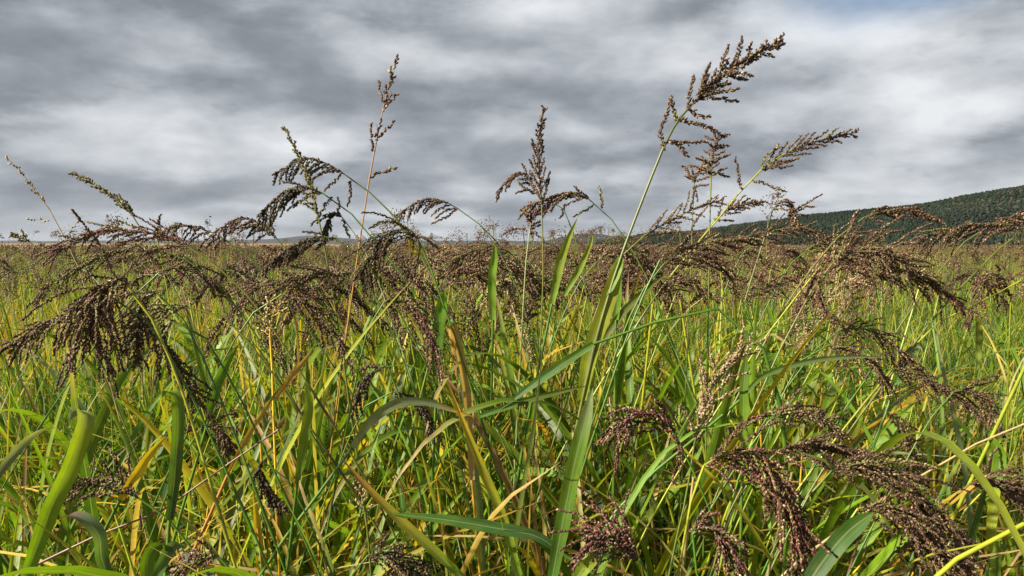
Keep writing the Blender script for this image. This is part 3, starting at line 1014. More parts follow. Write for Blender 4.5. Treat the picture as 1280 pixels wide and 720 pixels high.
# ------------------------------------------------ middle
stalk('brown grey bush like head at the skyline right of the nodding head', 1.25,
      [(700, 420), (670, 360), (655, 335)], [(640, 318), (615, 308), (590, 315), (560, 335)], 'brown', 34, 0.044, 0.6, 0.7, 0.0012, 'green', taper=0.35, flat=0.35)
stalk('small maroon cluster on a stem in the green between pagoda stem and tall stalk', 1.1,
      [(668, 480), (664, 440), (660, 420)], [(658, 405), (660, 395), (664, 385), (668, 372)], 'dark', 12, 0.020, 0.8, 0.4, 0.001, 'green', taper=0.4)
stalk('brown feathery head left of the tallest stalk, below the mountain', 1.15,
      [(690, 430), (715, 370), (730, 345)], [(745, 328), (765, 318), (790, 312), (815, 318)], 'brown', 28, 0.038, 0.6, 0.5, 0.0012, 'green', taper=0.4, flat=0.4)
stalk('brown curled head low right of the tallest stalk', 1.0,
      [(870, 500), (835, 420), (825, 395)], [(820, 375), (835, 355), (865, 352), (890, 375)], 'brown', 22, 0.036, 0.6, 0.7, 0.0012, 'green', taper=0.4)
stalk('grey brown head facing left between the reddish head and the lower leaves', 1.1,
      [(960, 500), (945, 430), (938, 400)], [(932, 380), (935, 365), (950, 355), (975, 358)], 'brown', 22, 0.034, 0.7, 0.6, 0.0012, 'green', taper=0.4)
stalk('tan upright head with a sunlit face standing in the green leaves', 0.75,
      [(840, 700), (858, 620), (864, 580)], [(868, 555), (880, 510), (900, 465), (935, 428)], 'tan', 30, 0.040, 0.5, 0.1, 0.0013, 'culm', taper=0.5, flat=0.3, axis_from=0.1)
# ------------------------------------------------ right, the near heads
stalk('dark red head arching left in front of the tan upright head', 0.66,
      [(920, 720), (880, 620), (860, 575)], [(845, 545), (820, 522), (795, 515), (772, 545)], 'red', 28, 0.044, 0.6, 0.8, 0.0013, 'green', taper=0.4, flat=0.35,
      branches=[[(845, 545), (848, 570), (840, 605)], [(840, 540), (850, 560), (852, 590)]])
stalk('bright wine red head spilling right, largest of the near red heads', 0.62,
      [(840, 760), (860, 650), (868, 605)], [(880, 582), (915, 565), (960, 580), (1000, 680)], 'red', 52, 0.058, 0.6, 1.0, 0.0015, 'lime', taper=0.35, flat=0.3)
stalk('wine red head near the bottom edge with a single hooked tan branch', 0.6,
      [(900, 790), (872, 720), (868, 690)], [(866, 668), (880, 655), (900, 672), (920, 712)], 'red', 28, 0.034, 0.6, 0.9, 0.0013, 'green', taper=0.35, flat=0.35,
      branches=[[(866, 664), (885, 650), (905, 662), (918, 690)]])
stalk('maroon head leaning left at the bottom edge beside the broad pale blade', 0.6,
      [(830, 770), (808, 720)], [(800, 700), (785, 680), (768, 668), (748, 672)], 'red', 34, 0.046, 0.6, 0.7, 0.0013, 'green', taper=0.35, flat=0.35)
stalk('brown plume spreading right over the broad grey blade', 0.68,
      [(960, 720), (1000, 640), (1020, 605)], [(1040, 588), (1085, 580), (1130, 600), (1180, 665)], 'dark', 50, 0.056, 0.5, 0.7, 0.0013, 'culm', taper=0.35, flat=0.35)
stalk('upper brown plume lying level right of the wine red head', 0.72,
      [(900, 680), (930, 610), (955, 580)], [(975, 562), (1010, 556), (1060, 566), (1110, 590)], 'dark', 42, 0.050, 0.4, 0.5, 0.0012, 'culm', taper=0.35, flat=0.4)
stalk('brown plume at the photo edge above the thick yellow stem', 0.68,
      [(1120, 760), (1165, 660), (1190, 620)], [(1212, 605), (1240, 600), (1270, 612), (1300, 640)], 'dark', 34, 0.040, 0.5, 0.7, 0.0012, 'culm', taper=0.35, flat=0.35)
stalk('dark head pointing down right in the middle of the green slope of leaves', 0.85,
      [(1030, 560), (1070, 490), (1095, 465)], [(1115, 460), (1150, 472), (1190, 495), (1230, 525)], 'dark', 30, 0.036, 0.35, 0.4, 0.0012, 'green', taper=0.4)
stalk('thin brown head hanging straight down beneath the pointing dark head', 0.85,
      [(1060, 640), (1090, 560), (1100, 530)], [(1108, 515), (1122, 525), (1138, 555), (1148, 595)], 'dark', 24, 0.032, 0.4, 0.7, 0.0011, 'green', taper=0.4)
stalk('olive brown head drooping left of the pointing dark head', 0.85,
      [(960, 540), (995, 460), (1015, 440)], [(1035, 432), (1065, 440), (1090, 455), (1115, 490)], 'brown', 28, 0.034, 0.4, 0.6, 0.0012, 'green', taper=0.4)
stalk('mixed red and brown bushy head in front of the hill foot', 0.88,
      [(960, 470), (1000, 390), (1020, 355)], [(1040, 330), (1075, 312), (1110, 318), (1150, 345)], 'brown', 46, 0.052, 0.8, 0.6, 0.0013, 'culm', taper=0.35, flat=0.25)
stalk('red tinged plume falling right out of the bushy head before the hill', 0.9,
      [(1000, 490), (1050, 400), (1075, 365)], [(1095, 345), (1125, 338), (1160, 355), (1205, 385)], 'red', 30, 0.042, 0.5, 0.5, 0.0012, 'lime', taper=0.35, flat=0.4)
stalk('single ropy dark branch curving down left of the bushy head', 0.85,
      [(930, 460), (985, 385), (1015, 345)], [(1028, 330), (1022, 350), (1025, 380), (1045, 405)], 'dark', 12, 0.030, 0.5, 1.1, 0.0012, 'lime', taper=0.3)
stalk('brown head trailing right below the bushy head, partly among leaves', 0.88,
      [(960, 520), (1010, 450), (1030, 425)], [(1050, 412), (1085, 412), (1115, 430), (1150, 465)], 'dark', 32, 0.038, 0.45, 0.6, 0.0012, 'green', taper=0.4)
stalk('olive brown head level with the hill foot, behind the drooping crossing stem', 1.2,
      [(960, 380), (985, 335), (1000, 318)], [(1015, 308), (1045, 298), (1075, 300), (1110, 315)], 'brown', 30, 0.044, 0.5, 0.6, 0.0011, 'green', taper=0.4)
stalk('grey brown feather like head right under the hill beside the long crossing stem', 1.2,
      [(900, 380), (920, 330), (935, 310)], [(950, 298), (970, 288), (1000, 286), (1035, 298)], 'brown', 26, 0.040, 0.5, 0.6, 0.0011, 'green', taper=0.4)
stalk('reddish head spread over the bottom part of the broad grey blade', 0.62,
      [(1010, 790), (1040, 690), (1055, 655)], [(1072, 636), (1105, 632), (1140, 652), (1165, 700)], 'dark', 36, 0.040, 0.5, 0.7, 0.0012, 'lime', taper=0.35, flat=0.35)
stalk('dark sparse head with long loose branches at the photo edge by the pale tan stem', 0.75,
      [(1170, 720), (1200, 650), (1215, 625)], [(1232, 610), (1255, 606), (1275, 615), (1292, 640)], 'dark', 16, 0.044, 0.5, 0.9, 0.0012, 'lime', taper=0.35)

stalk('low brown head between the broad grey blade and the thick yellow stem', 0.62,
      [(1060, 800), (1085, 735), (1100, 708)], [(1118, 690), (1150, 676), (1185, 686), (1218, 722)], 'dark', 36, 0.040, 0.5, 0.7, 0.0012, 'culm')
stalk('reddish brown strands hanging over the stem side of the broad grey blade', 0.62,
      [(880, 760), (905, 660), (918, 620)], [(930, 604), (962, 602), (990, 630), (1006, 690)], 'red', 34, 0.040, 0.5, 0.8, 0.0012, 'culm')
stalk('dark brown bunch tucked close against the right flank of the heavy hanging bunch', 0.7,
      [(300, 560), (250, 440), (220, 385)], [(196, 366), (180, 374), (172, 415), (172, 455)], 'brown', 32, 0.040, 0.8, 1.3, 0.0013, 'green')
stalk('brown head leaning right low down, just above the bright wine red head', 0.75,
      [(905, 660), (930, 580), (945, 545)], [(962, 525), (990, 515), (1025, 522), (1058, 548)], 'brown', 30, 0.036, 0.5, 0.6, 0.0012, 'green')
stalk('dark brown head hanging beyond the tan stem near the photo edge', 0.8,
      [(1120, 600), (1160, 530), (1175, 505)], [(1192, 490), (1212, 488), (1235, 505), (1250, 545)], 'dark', 28, 0.034, 0.5, 0.8, 0.0011, 'green')

# ================================================================ leaves that stand out
leaf_plant('broad bright yellow green blade curling over at its tip just below the heavy hanging bunch', 0.62,
           [([(30, 730), (62, 640), (88, 585), (104, 540), (108, 522), (103, 512), (93, 514), (86, 527, 0.012)], 0.0136, 'bright', 'lime', 0.25, 'pale', 0.3, True)])
leaf_plant('thin pale blade bending left with a silvery top edge at the photo edge', 0.66,
           [([(-10, 605), (15, 570), (40, 545), (60, 535), (78, 536)], 0.0080, 'grey', 'pale', 1.0)])
leaf_plant('upright deep green blade right of the curled purple striped leaf, tip folded left', 0.66,
           [([(212, 650), (218, 600), (222, 545), (222, 505), (218, 492), (209, 489), (202, 497, 0.01)], 0.0104, 'bluish', 'bright', 0.35, None, 0.3, True)])
leaf_plant('curled leaf with a purple stripe rolling down at the lower left corner', 0.6,
           [([(140, 730), (128, 700), (124, 670), (108, 650), (90, 643), (74, 650)], 0.0104, 'green', 'grey', 0.7, 'purple', 0.3, True)])
leaf_plant('two short curled leaves with silvery bends at the bottom edge', 0.6,
           [([(186, 735), (184, 705), (192, 686), (205, 681), (216, 690)], 0.0104, 'bright', 'green', 0.4, None, 0.3, True),
            ([(186, 740), (205, 700), (218, 680), (230, 690), (234, 706)], 0.0089, 'green', 'grey', 0.8, None, 0.3, True)])
leaf_plant('long dark green blade lying almost level across the bottom middle', 0.68,
           [([(700, 690), (670, 670), (620, 660), (560, 650), (482, 641)], 0.0110, 'bluish', 'green', 0.35)])
leaf_plant('folded dry blade hanging beside a yellow stem, straw and brown edged', 0.85,
           [([(590, 600), (585, 500), (572, 430), (563, 403), (560, 405), (566, 440), (575, 505)], 0.0104, 'straw', 'gold', 0.9, 'brown', 0.6, False)], sc='gold')
leaf_plant('upright cut off green blade standing under the dark olive clump', 0.9,
           [([(546, 470), (546, 430), (550, 395), (556, 362)], 0.0144, 'green', 'bright', 0.1, None, 0.25, True)])
leaf_plant('long yellow green blade sloping down right below the folded dry blade', 0.75,
           [([(650, 720), (630, 650), (600, 580), (572, 510), (558, 475)], 0.0089, 'bright', 'yellow', 0.2, 'gold')])
leaf_plant('pale edged broad upright blade below the tallest stalk', 0.66,
           [([(688, 735), (702, 660), (718, 580), (734, 515), (741, 484)], 0.0136, 'green', 'bright', 0.1, 'pale', 0.3, True)])
leaf_plant('vertical bright green blade behind the tan upright head', 0.78,
           [([(928, 580), (929, 530), (930, 480), (933, 440)], 0.0089, 'bright', 'green', 0.1, None, 0.25, True)])
leaf_plant('broad grey green blade under the brown plume, near the bottom edge', 0.6,
           [([(1000, 745), (1030, 700), (1060, 665), (1092, 640)], 0.0144, 'bluish', 'green', 0.2, None, 0.3, True)])
leaf_plant('short upright yellow green leaf beside the pale tan stem at the photo edge', 0.72,
           [([(1236, 690), (1242, 630), (1247, 575), (1250, 548)], 0.0089, 'lime', 'bright', 0.1, None, 0.25, True)])
leaf_plant('thick yellow stem slanting out of the bottom right corner', 0.58,
           [([(1280, 655), (1300, 640), (1330, 640)], 0.0060, 'culm', 'culm', 0.1)], stem=[(1160, 730), (1215, 690), (1280, 655)], sc='lime', sr=0.0026)
leaf_plant('pale tan slender stem slanting right with a green sheath leaf', 0.7,
           [([(1240, 549), (1250, 570), (1245, 610)], 0.0100, 'bright', 'green', 0.1, None, 0.25, True)], stem=[(1165, 585), (1240, 548), (1300, 522)], sc='straw', sr=0.0013)
leaf_plant('arched green leaf crossing left of the tallest stalk base', 0.8,
           [([(742, 430), (715, 447), (670, 478), (625, 512)], 0.0100, 'green', 'bluish', 0.3), ([(600, 520), (660, 500), (700, 490), (735, 482)], 0.0070, 'green', 'culm', 0.3)])
leaf_plant('silver grey arching blade with a dry golden end in the middle', 0.75,
           [([(440, 560), (465, 525), (495, 505), (530, 502), (565, 512), (595, 522)], 0.0100, 'pale', 'grey', 0.7, 'gold')])
leaf_plant('dry orange blade sloping up right, left of the yellow stem', 0.76,
           [([(286, 590), (310, 545), (335, 505), (355, 478)], 0.0056, 'gold', 'straw', 0.3, 'brown'), ([(345, 500), (365, 470), (385, 445), (393, 432)], 0.0060, 'gold', 'straw', 0.3)], sc='orange')
leaf_plant('bright yellow blade slanting down to the bottom middle', 0.68,
           [([(590, 735), (550, 695), (500, 650), (455, 605), (425, 570)], 0.0089, 'bright', 'gold', 0.25, 'orange')], sc='yellow')
leaf_plant('short bright yellow blade standing alone in shade beside the deep green blade', 0.68,
           [([(150, 625), (170, 595), (190, 565), (208, 545)], 0.0090, 'yellow', 'yellow', 0.15)])
leaf_plant('dry brown bare stalk slanting up right across the leaves', 0.7,
           [([(348, 537), (352, 530), (356, 520)], 0.0050, 'brown', 'straw', 0.2)], stem=[(150, 655), (200, 640), (285, 580), (348, 537)], sc='brown', sr=0.0012)
leaf_plant('arched light leaf bowing right in front of the olive brown head', 0.8,
           [([(925, 500), (955, 470), (1010, 452), (1065, 446), (1110, 447)], 0.0060, 'green', 'pale', 0.5)])
leaf_plant('rounded pale leaf tip catching light at the hill side of the field', 0.9,
           [([(1120, 480), (1130, 455), (1138, 440), (1150, 432), (1156, 440)], 0.0104, 'green', 'pale', 0.5, None, 0.3, True)])
leaf_plant('thin green stem running right to the photo edge with one hanging leaf', 0.95,
           [([(1222, 392), (1224, 420), (1222, 470)], 0.0080, 'lime', 'green', 0.1)], stem=[(1100, 480), (1170, 405), (1225, 378), (1300, 338)], sc='lime', sr=0.0013)
leaf_plant('pair of upright bright blades standing left of the brown curled head', 0.95,
           [([(770, 400), (772, 365), (771, 330), (772, 322)], 0.0104, 'bright', 'green', 0.1, None, 0.3, True), ([(745, 440), (775, 395), (805, 365), (838, 338)], 0.0090, 'culm', 'culm', 0.2)])
leaf_plant('two narrow lime blades rising at the skyline left of the mountain', 0.95,
           [([(690, 380), (700, 330), (712, 295), (722, 272)], 0.0110, 'bright', 'lime', 0.2), ([(705, 370), (725, 335), (740, 300), (738, 292)], 0.0080, 'bright', 'lime', 0.2)])
leaf_plant('tall green blade under the skyline in line with the nodding dark head', 1.0,
           [([(616, 400), (615, 350), (618, 320), (619, 306)], 0.0110, 'bright', 'bright', 0.1, None, 0.3, True)])
leaf_plant('broad green blade left of the pale flower, lit along one edge', 0.8,
           [([(262, 520), (276, 470), (292, 440), (300, 428)], 0.0096, 'green', 'bright', 0.2)])
leaf_plant('narrow lime blade rising through dark leaves below the pale flower', 0.72,
           [([(372, 600), (380, 550), (386, 505), (382, 480)], 0.0089, 'bright', 'lime', 0.15, None, 0.3, True)])
leaf_plant('tall yellow stem with a sheath, lowest part of the orange dry stalk beside it', 0.8,
           [([(325, 720), (322, 660), (316, 610)], 0.0080, 'gold', 'yellow', 0.2)], stem=[(330, 740), (326, 700), (322, 660)], sc='gold', sr=0.002)
leaf_plant('wide blade bent in the middle at the bottom edge beside the maroon leaning head', 0.6,
           [([(715, 735), (728, 712), (742, 700), (755, 690)], 0.0104, 'bright', 'lime', 0.3, 'pale', 0.3, True)])

# ================================================================ the dense near growth: leafy tussocks
def tussock_proto(label, group, r, palette, nleaf, nstem, hgt, tall=False):
    t = thing('grass_tussock', (0, 0, 0), label, 'grass plant', group)
    kids = []
    for i in range(nstem):
        a = r.uniform(0, 6.28)
        tip = np.array([math.cos(a), math.sin(a), 0]) * r.uniform(0.03, 0.22) + np.array([0, 0, hgt * r.uniform(0.7, 1.0)])
        b = np.array([math.cos(a), math.sin(a), 0]) * r.uniform(0, 0.03)
        mb = MB()
        sc = G[['green', 'lime', 'gold', 'straw', 'lime', 'purple'][r.integers(0, 6)]]
        tube(mb, [b, (b + tip) / 2 * np.array([.7, .7, 1]), tip], 0.0024, 0.0012, rnd_tint(sc, r), rnd_tint(sc, r), 14, 6, 0, nodes=3)
        kids.append(mb.obj('stem', STEM, t))
    for i in range(nleaf):
        a = r.uniform(0, 6.28)
        dirv = np.array([math.cos(a), math.sin(a), 0])
        z0 = r.uniform(0.02, 0.68) * hgt
        L = r.uniform(0.28, 0.60) * (hgt / 0.85)
        el = r.uniform(0.75, 1.45)
        p = [dirv * r.uniform(0.0, 0.05) + np.array([0, 0, z0])]
        d = dirv * math.cos(el) + np.array([0, 0, math.sin(el)])
        if tall:
            z0, L, el = r.uniform(0.40, 0.70) * hgt, r.uniform(0.26, 0.48), r.uniform(1.05, 1.5)
        bend = r.choice([0.3, 0.9, 1.8, 3.0], p=[0.30, 0.30, 0.25, 0.15])
        for k in range(7):
            f = (k / 6) ** 1.6
            d = nrm(d + np.array([0, 0, -1]) * bend * 0.28 * f + r.normal(0, 0.05, 3))
            p.append(p[-1] + d * L / 7)
        if tall:
            wmul = 1.0
        else:
            wmul = 1.0
        key = palette[r.integers(0, len(palette))]
        c0 = rnd_tint(G[key[0]], r)
        c1 = rnd_tint(G[key[1]], r)
        mb = MB()
        ribbon(mb, p, r.choice([0.006, 0.009, 0.0125, 0.018], p=[.26, .32, .27, .15]) * wmul * r.uniform(.85, 1.15) * (0.5 if key[0] in ('straw', 'gold') or key[1] in ('brown', 'straw') else 0.8 if key[0] == 'yellow' else 1), c0, c1, np.array([-dirv[1], dirv[0], 0.0]), r.normal(0, 0.9), r.uniform(0.2, 0.5), 16, 3, 0.6,
               tipc=G[['straw', 'brown', 'gold'][r.integers(0, 3)]] if r.random() < 0.42 else None)
        kids.append(mb.obj('leaf', LEAF, t))
    return t, kids


GREENP = [('green', 'green'), ('green', 'bright'), ('deep', 'green'), ('bluish', 'green'), ('bright', 'lime'), ('bright', 'bright'), ('green', 'lime'), ('bright', 'bright'), ('green', 'bright'), ('lime', 'lime'), ('bluish', 'pale')]
YELLP = [('bright', 'yellow'), ('yellow', 'gold'), ('lime', 'yellow'), ('gold', 'straw'), ('green', 'bright'), ('straw', 'brown'), ('green', 'lime'), ('bluish', 'green'), ('yellow', 'lime')]
rp = np.random.default_rng(21)
LG = 'leafy green tussock without a seed head, one of many filling the near field'
LY = 'yellowing tussock with golden and straw blades mixed into the near field'
protos_g = [tussock_proto(LG, 'green tussocks', rp, GREENP, 21, 2, rp.uniform(0.78, 0.92)) for _ in range(7)]
protos_y = [tussock_proto(LY, 'yellowing tussocks', rp, YELLP, 21, 3, rp.uniform(0.74, 0.90)) for _ in range(6)]

LT = 'tall green tussock with broad upright blades reaching up among the seed heads'
protos_t = [tussock_proto(LT, 'tall broad bladed tussocks', rp, GREENP[1:2] + GREENP[4:10], 12, 2, 0.9, True) for _ in range(6)]


def place(proto, first, loc, rz, sc, tilt):
    root, kids = proto
    if first:
        r_ = root
    else:
        r_ = root.copy()
        COL.objects.link(r_)
        for k in kids:
            c = k.copy()
            COL.objects.link(c)
            c.parent = r_
    r_.location = loc
    r_.rotation_euler = (tilt[0], tilt[1], rz)
    r_.scale = (sc, sc, sc)
    r_['_o'] = list(map(float, loc))


used = set()
spots = []
tries = 0
NT_FILL = 200
while len(spots) < NT_FILL and tries < 20000:
    tries += 1
    d = 0.60 + 1.75 * rp.random() ** 1.1
    x = rp.uniform(-0.74, 0.74) * d
    if d > 1.2 and x > 0.42 * d and rp.random() < 0.4:
        continue
    if any((x - a) ** 2 + (d - b) ** 2 < (0.062 + 0.026 * d) ** 2 for a, b in spots):
        continue
    spots.append((x, d))
for (x, d) in spots:
    yel = rp.random() < (0.52 if abs(x / d + 0.05) < 0.30 else 0.25)
    pl = protos_y if yel else protos_g
    i = int(rp.integers(0, len(pl)))
    key = (yel, i)
    sc = rp.uniform(0.92, 1.16)
    if d < 0.85:
        sc *= 0.88
    if d > 0.9 and -0.36 < x / d < 0.36:
        sc *= rp.uniform(1.05, 1.25)
    if d > 1.0 and x > 0.44 * d:
        sc *= 0.75
    if d > 1.0 and x < -0.5 * d:
        sc *= 0.85
    top = max(v.co.z for k in pl[i][1] for v in k.data.vertices)
    sc = min(sc, (CAM_Z - rp.uniform(0.02, 0.10) * d) / top)
    place(pl[i], key not in used, (x, d, 0), rp.uniform(0, 6.28), sc, (rp.normal(0, 0.08), rp.normal(0, 0.08)))
    used.add(key)
n_t = 0
while n_t < 44:
    d = rp.uniform(0.92, 1.75)
    x = rp.uniform(-0.34, 0.42) * d
    i = int(rp.integers(0, 6))
    top = max(v.co.z for k in protos_t[i][1] for v in k.data.vertices)
    place(protos_t[i], ('t', i) not in used, (x, d, 0), rp.uniform(0, 6.28), (CAM_Z - rp.uniform(0.015, 0.085) * d) / top, (rp.normal(0, 0.07), rp.normal(0, 0.07)))
    used.add(('t', i))
    n_t += 1
for yel, pl in (('t', protos_t), (False, protos_g), (True, protos_y)):
    for i, (root, kids) in enumerate(pl):
        if (yel, i) not in used:
            for k in kids:
                bpy.data.objects.remove(k)
            bpy.data.objects.remove(root)

# ================================================================ mid distance stalks with seed heads
def mid_proto(r, pal, form):
    t = thing('grass_stalk', (0, 0, 0), 'small brown seed head on a thin stalk, one of many behind the near growth', 'grass stalk', 'stalks behind the near growth')
    kids = []
    h = r.uniform(0.86, 1.0)
    lean = r.uniform(0.05, 0.22)
    top = np.array([lean, 0, h])
    if form == 'nod':
        rach = [top, top + np.array([0.05, 0, 0.035]), top + np.array([0.11, 0, 0.03]), top + np.array([0.18, 0, -0.03])]
        dr, one = 0.9, 0.7
    else:
        rach = [top, top + np.array([0.02, 0, 0.06]), top + np.array([0.05, 0, 0.13]), top + np.array([0.10, 0, 0.17])]
        dr, one = 0.3, 0.0
    mb = MB()
    c = rnd_tint(G['green'], r)
    tube(mb, [(0, 0, 0), (lean * .35, 0, h * .5), top], 0.002, 0.0011, c, rnd_tint(G['lime'], r), 10, 5, 0)
    kids.append(mb.obj('stem', STEM, t))
    mb = MB()
    tube(mb, rach, 0.001, 0.0004, c, c, 8, 4)
    for cu in panicle_branches(np.array(rach), r, 27, 0.055, 0.55, dr, 0, 0.5, 0.4, one):
        seeds_along(mb, cu, r, pal, 0.0013, 0.0042, 0.0018, mat=1, lod=1)
    kids.append(mb.obj('seed_head', [STEM, SEED], t))
    for i in range(3):
        a = r.uniform(0, 6.28)
        dv = np.array([math.cos(a), math.sin(a), 0])
        z0 = r.uniform(0.2, 0.6)
        q = np.array([lean * .4, 0, z0])
        mb = MB()
        ribbon(mb, [q, q + dv * 0.08 + np.array([0, 0, .14]), q + dv * 0.2 + np.array([0, 0, .22]), q + dv * 0.34 + np.array([0, 0, .17])], r.uniform(.007, .013),
               rnd_tint(G['green'], r), rnd_tint(G['bright'], r), None, r.normal(0, .6), .3, 10, 3)
        kids.append(mb.obj('leaf', LEAF, t))
    return t, kids


rm = np.random.default_rng(5)
mids = [mid_proto(rm, ['dark', 'brown', 'brown', 'dark', 'olive', 'brown', 'tan', 'red', 'dark', 'brown', 'black', 'brown'][i], 'nod' if i % 3 else 'up') for i in range(12)]
used = set()
NM = 150
k = 0
while k < NM:
    d = 1.2 + 2.8 * rm.random() ** 1.6
    x = rm.uniform(-0.72, 0.72) * d
    if x > 0.40 * d and d < 3.0 and rm.random() < 0.55:
        continue                                   # the lush green opening on the right
    if x < -0.42 * d and d < 4 and rm.random() < 0.5:
        continue
    i = int(rm.integers(0, 12))
    place(mids[i], i not in used, (x, d, 0), rm.uniform(-0.9, 0.9) + (0 if rm.random() < 0.5 else math.pi), (CAM_Z - d * rm.uniform(-0.012, 0.040)) / max(v.co.z for v in mids[i][1][1].data.vertices), (rm.normal(0, .05), rm.normal(0, .05)))
    used.add(i)
    k += 1

# ================================================================ the rest of the field: one mass of grass
def field_mass():
    r = np.random.default_rng(11)
    mb = MB()

    def patch(x, y):
        """how green (0) or yellow (1) the field is at a place"""
        return 0.5 + 0.9 * mnoise.noise(Vector((x * 0.35, y * 0.12, 0.5)))

    def blades(n, d0, d1, h0, h1, w0, w1, seg, power=1.0, spread=0.80, xlo=None):
        u = r.random(n)
        d = d0 * (d1 / d0) ** (u ** power)
        x = r.uniform(-spread, spread, n) * d
        yl = np.array([patch(a, b) for a, b in zip(x, d)])
        left = np.clip((-x / d - 0.38) / 0.12, 0, 1) * np.clip((d - 2.2) / 1.0, 0, 1) * np.clip((9 - d) / 3, 0, 1)
        right = np.clip((x / d - 0.34) / 0.12, 0, 1) * np.clip((9 - d) / 3, 0, 1)
        darkg = np.clip(1 - yl * 1.2, 0, 1)
        yl = np.clip(yl + 1.1 * left - 0.8 * right, 0, 1)
        far = np.clip((d - 5) / 25, 0, 1)
        h = r.uniform(h0, h1, n) * (1 - 0.10 * right) * np.array([1.0 + 0.22 * mnoise.noise(Vector((q1 * 0.9, q2 * 0.7, 8.5))) for q1, q2 in zip(x, d)])
        w = r.uniform(w0, w1, n)
        a = r.uniform(0, 6.28, n)
        bend = r.uniform(0.05, 0.75, n) * h
        ts = np.linspace(0, 1, seg + 1)
        cx, cy = np.cos(a), np.sin(a)
        f = r.uniform(0, 6.28, n)
        sx, sy = np.cos(f), np.sin(f)
        pts = np.zeros((n, seg + 1, 2, 3))
        for j, t in enumerate(ts):
            ox = x + cx * bend * t ** 1.8
            oy = d + cy * bend * t ** 1.8
            oz = h * (t - 0.22 * (bend / h) * t ** 3)
            ww = w * (1 - t ** 2.2) * 0.5 + 0.0004
            pts[:, j, 0] = np.stack([ox - sx * ww, oy - sy * ww, oz], 1)
            pts[:, j, 1] = np.stack([ox + sx * ww, oy + sy * ww, oz], 1)
        gcols = np.array([G['green'], G['deep'], G['bluish'], G['bright'], G['lime'], G['bright']])
        ycols = np.array([G['yellow'], G['lime'], G['gold'], G['straw'], G['lime'], G['bright']])
        bcols = np.array([G['brown'], G['straw'], G['lime'], G['green'], G['straw'] * 0.6, G['brown']])
        pick = r.integers(0, 6, n)
        isy = r.random(n) < np.maximum(0.04 + 0.62 * np.clip(yl - 0.25, 0, 1), 0.85 * left)
        isb = r.random(n) < far * 0.55
        c = np.where(isb[:, None], bcols[pick], np.where(isy[:, None], ycols[pick], gcols[pick]))
        c = c * r.uniform(0.6, 1.15, (n, 1))
        k = (seg + 1) * 2
        C = np.repeat(c, k, axis=0)
        uv = np.tile(np.array([[0.2, 0], [0.8, 0]] * (seg + 1)), (n, 1))
        uv[:, 1] = np.tile(np.repeat(ts, 2), n)
        base = []
        for j in range(seg):
            base.append((2 * j, 2 * j + 1, 2 * j + 3, 2 * j + 2))
        q = (np.array(base)[None] + (np.arange(n) * k)[:, None, None]).reshape(-1, 4)
        mb.add(pts.reshape(-1, 3), C, uv, quads=q, mat=0)

    blades(2200, 0.55, 2.4, 0.30, 0.72, 0.006, 0.014, 6, 0.8)
    blades(30000, 1.7, 8.0, 0.40, 0.88, 0.008, 0.019, 6, 1.0)
    blades(40000, 8.0, 40.0, 0.5, 0.92, 0.012, 0.028, 4, 1.0)
    blades(26000, 40.0, 160.0, 0.5, 0.95, 0.03, 0.09, 3, 1.0)

    def thatch(n, d0, d1):
        for q in range(n):
            d = d0 * (d1 / d0) ** r.random()
            x = r.uniform(-0.76, 0.76) * d
            a, e = r.uniform(0, 6.28), r.uniform(0.1, 1.15)
            L = r.uniform(0.25, 0.6)
            z = r.uniform(0.2, 0.72)
            b = np.array([x, d, z])
            dv = np.array([math.cos(a) * math.cos(e), math.sin(a) * math.cos(e), math.sin(e)])
            p = [b, b + dv * L * 0.5, b + dv * L + np.array([0, 0, -0.22 * L])]
            if p[-1][2] > 0.98 or p[1][2] > 0.98 or p[-1][1] < 0.5:
                continue
            key = ['yellow', 'straw', 'gold', 'lime', 'brown', 'lime', 'bright', 'bright'][r.integers(0, 8)]
            ribbon(mb, p, r.uniform(0.002, 0.0055), rnd_tint(G[key], r), rnd_tint(G[['straw', 'gold', 'yellow', 'lime'][r.integers(0, 4)]], r),
                   np.array([-math.sin(a), math.cos(a), 0.0]), r.normal(0, 0.8), 0.3, 8, 3)

    thatch(2400, 0.62, 2.6)

    def heads(n, d0, d1, ns, size, lod_scale, lo=0.80, hi=1.0, power=1.0):
        u = r.random(n)
        d = d0 * (d1 / d0) ** (u ** power)
        for q in range(n):
            dd = d[q]
            x = r.uniform(-0.78, 0.78) * dd
            if x / dd > 0.40 and dd < 6 and r.random() < 0.75:
                continue
            if x / dd < -0.40 and dd < 7 and r.random() < 0.55:
                continue
            z = r.uniform(lo, hi)
            a = r.uniform(0, 6.28)
            L = r.uniform(0.13, 0.22)
            ca, sa = math.cos(a), math.sin(a)
            el = r.uniform(-0.2, 1.0)
            pal = ['brown', 'brown', 'dark', 'dark', 'olive'][r.integers(0, 5)]
            t = r.random(ns)
            wid = 0.035 * (1 - 0.75 * t) + 0.004
            c = np.stack([x + ca * L * t * math.cos(el), dd + sa * L * t * math.cos(el), z + L * math.sin(el) * t - 0.10 * t * t], 1)
            c += r.standard_normal((ns, 3)) * wid[:, None] * 0.55
            c[:, 2] -= np.abs(r.standard_normal(ns)) * wid * 0.5
            ax = r.standard_normal((ns, 3)) + np.array([ca, sa, -0.6])
            ax /= np.linalg.norm(ax, axis=1)[:, None]
            b1 = np.cross(ax, r.standard_normal((ns, 3)))
            b1 /= np.linalg.norm(b1, axis=1)[:, None]
            b2 = np.cross(ax, b1)
            ln = size * r.uniform(0.7, 1.3, ns)
            wd = ln * 0.24
            V = c[:, None] + b1[:, None] * (OCTV[None, :, :1] * wd[:, None, None]) + b2[:, None] * (OCTV[None, :, 1:2] * wd[:, None, None]) + ax[:, None] * (OCTV[None, :, 2:] * ln[:, None, None])
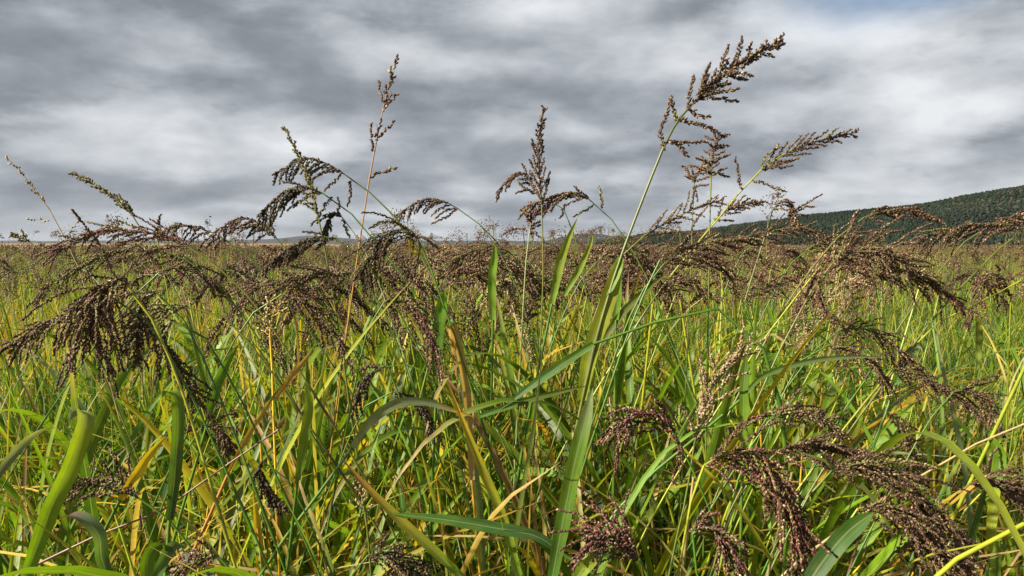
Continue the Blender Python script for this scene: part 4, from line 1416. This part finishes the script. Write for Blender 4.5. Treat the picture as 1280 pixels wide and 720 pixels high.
            mb.add(V.reshape(-1, 3), np.repeat(pal_pick(pal, ns, r), 6, axis=0), (0, 0), tris=(OCTT[None] + (np.arange(ns) * 6)[:, None, None]).reshape(-1, 3), mat=1)
            # its stalk
            sw = 0.0012 + 0.0003 * dd ** 0.5
            b = np.array([x - ca * 0.1, dd - sa * 0.1, 0.2])
            tp = np.array([x, dd, z])
            V = np.array([b - [sw, 0, 0], b + [sw, 0, 0], tp + [sw, 0, 0], tp - [sw, 0, 0]])
            mb.add(V, rnd_tint(G[['lime', 'straw', 'green'][r.integers(0, 3)]], r), (0.3, 0), quads=[(0, 1, 2, 3)], mat=0)

    heads(520, 2.6, 8.0, 150, 0.009, 1, 0.94, 1.12)
    heads(150, 2.6, 8.0, 150, 0.009, 1, 1.08, 1.26)
    heads(1700, 8.0, 30.0, 60, 0.020, 1, 0.85, 1.10)
    heads(60, 8.0, 22.0, 70, 0.018, 1, 1.1, 1.4)
    heads(2600, 30.0, 110.0, 26, 0.05, 1, 0.85, 1.06)
    o = mb.obj('grass', [LEAF, SEED])
    o['kind'] = 'stuff'
    o['label'] = 'dense grass with brown seed heads filling the field to the horizon'
    o['category'] = 'grass'


field_mass()

# ================================================================ an insect on the wing
def insect():
    p = P(263, 271, 0.95)
    t = thing('flying_insect', p, 'tiny dark insect flying against the grey sky over the horizon', 'insect')
    mb = MB()
    tube(mb, [p + np.array([-0.0016, 0, 0]), p + np.array([-0.0006, 0, 0.0001]), p + np.array([0.0016, 0, 0])], 0.0006, 0.0004, (0.02, 0.018, 0.015), (0.03, 0.02, 0.015), 6, 6)
    mb.obj('body', SEED, t)
    for s in (-1, 1):
        mb = MB()
        ribbon(mb, [p + np.array([0, 0, 0.0004]), p + np.array([0.0006, s * 0.001, 0.0010]), p + np.array([0.0012, s * 0.002, 0.0012])], 0.0009, (0.08, 0.08, 0.08), (0.1, 0.1, 0.1), np.array([1., 0, 0]), 0, 0, 4, 3)
        mb.obj('wing', SEED, t)


insect()


# ================================================================ air
def haze():
    m = bpy.data.materials.new('air')
    m.use_nodes = True
    w = NT(m.node_tree)
    v = w.n('ShaderNodeVolumePrincipled')
    v.inputs['Color'].default_value = (0.86, 0.91, 1.0, 1)
    v.inputs['Density'].default_value = 0.00002
    v.inputs['Anisotropy'].default_value = 0.2
    out = w.n('ShaderNodeOutputMaterial')
    w.t.links.new(v.outputs[0], out.inputs['Volume'])
    x0, x1, y0, y1, z0, z1 = -13000, 13000, -3500, 13000, -90, 160
    mb = MB()
    V = [(x, y, z) for x in (x0, x1) for y in (y0, y1) for z in (z0, z1)]
    mb.add(V, (0, 0, 0), (0, 0), quads=[(0, 1, 3, 2), (4, 6, 7, 5), (0, 4, 5, 1), (2, 3, 7, 6), (0, 2, 6, 4), (1, 5, 7, 3)])
    o = mb.obj('haze', m)
    o.data.polygons.foreach_set('use_smooth', np.zeros(6, bool))
    o['kind'] = 'stuff'


if True:
    haze()

for o in list(bpy.data.objects):
    if '_o' in o:
        del o['_o']
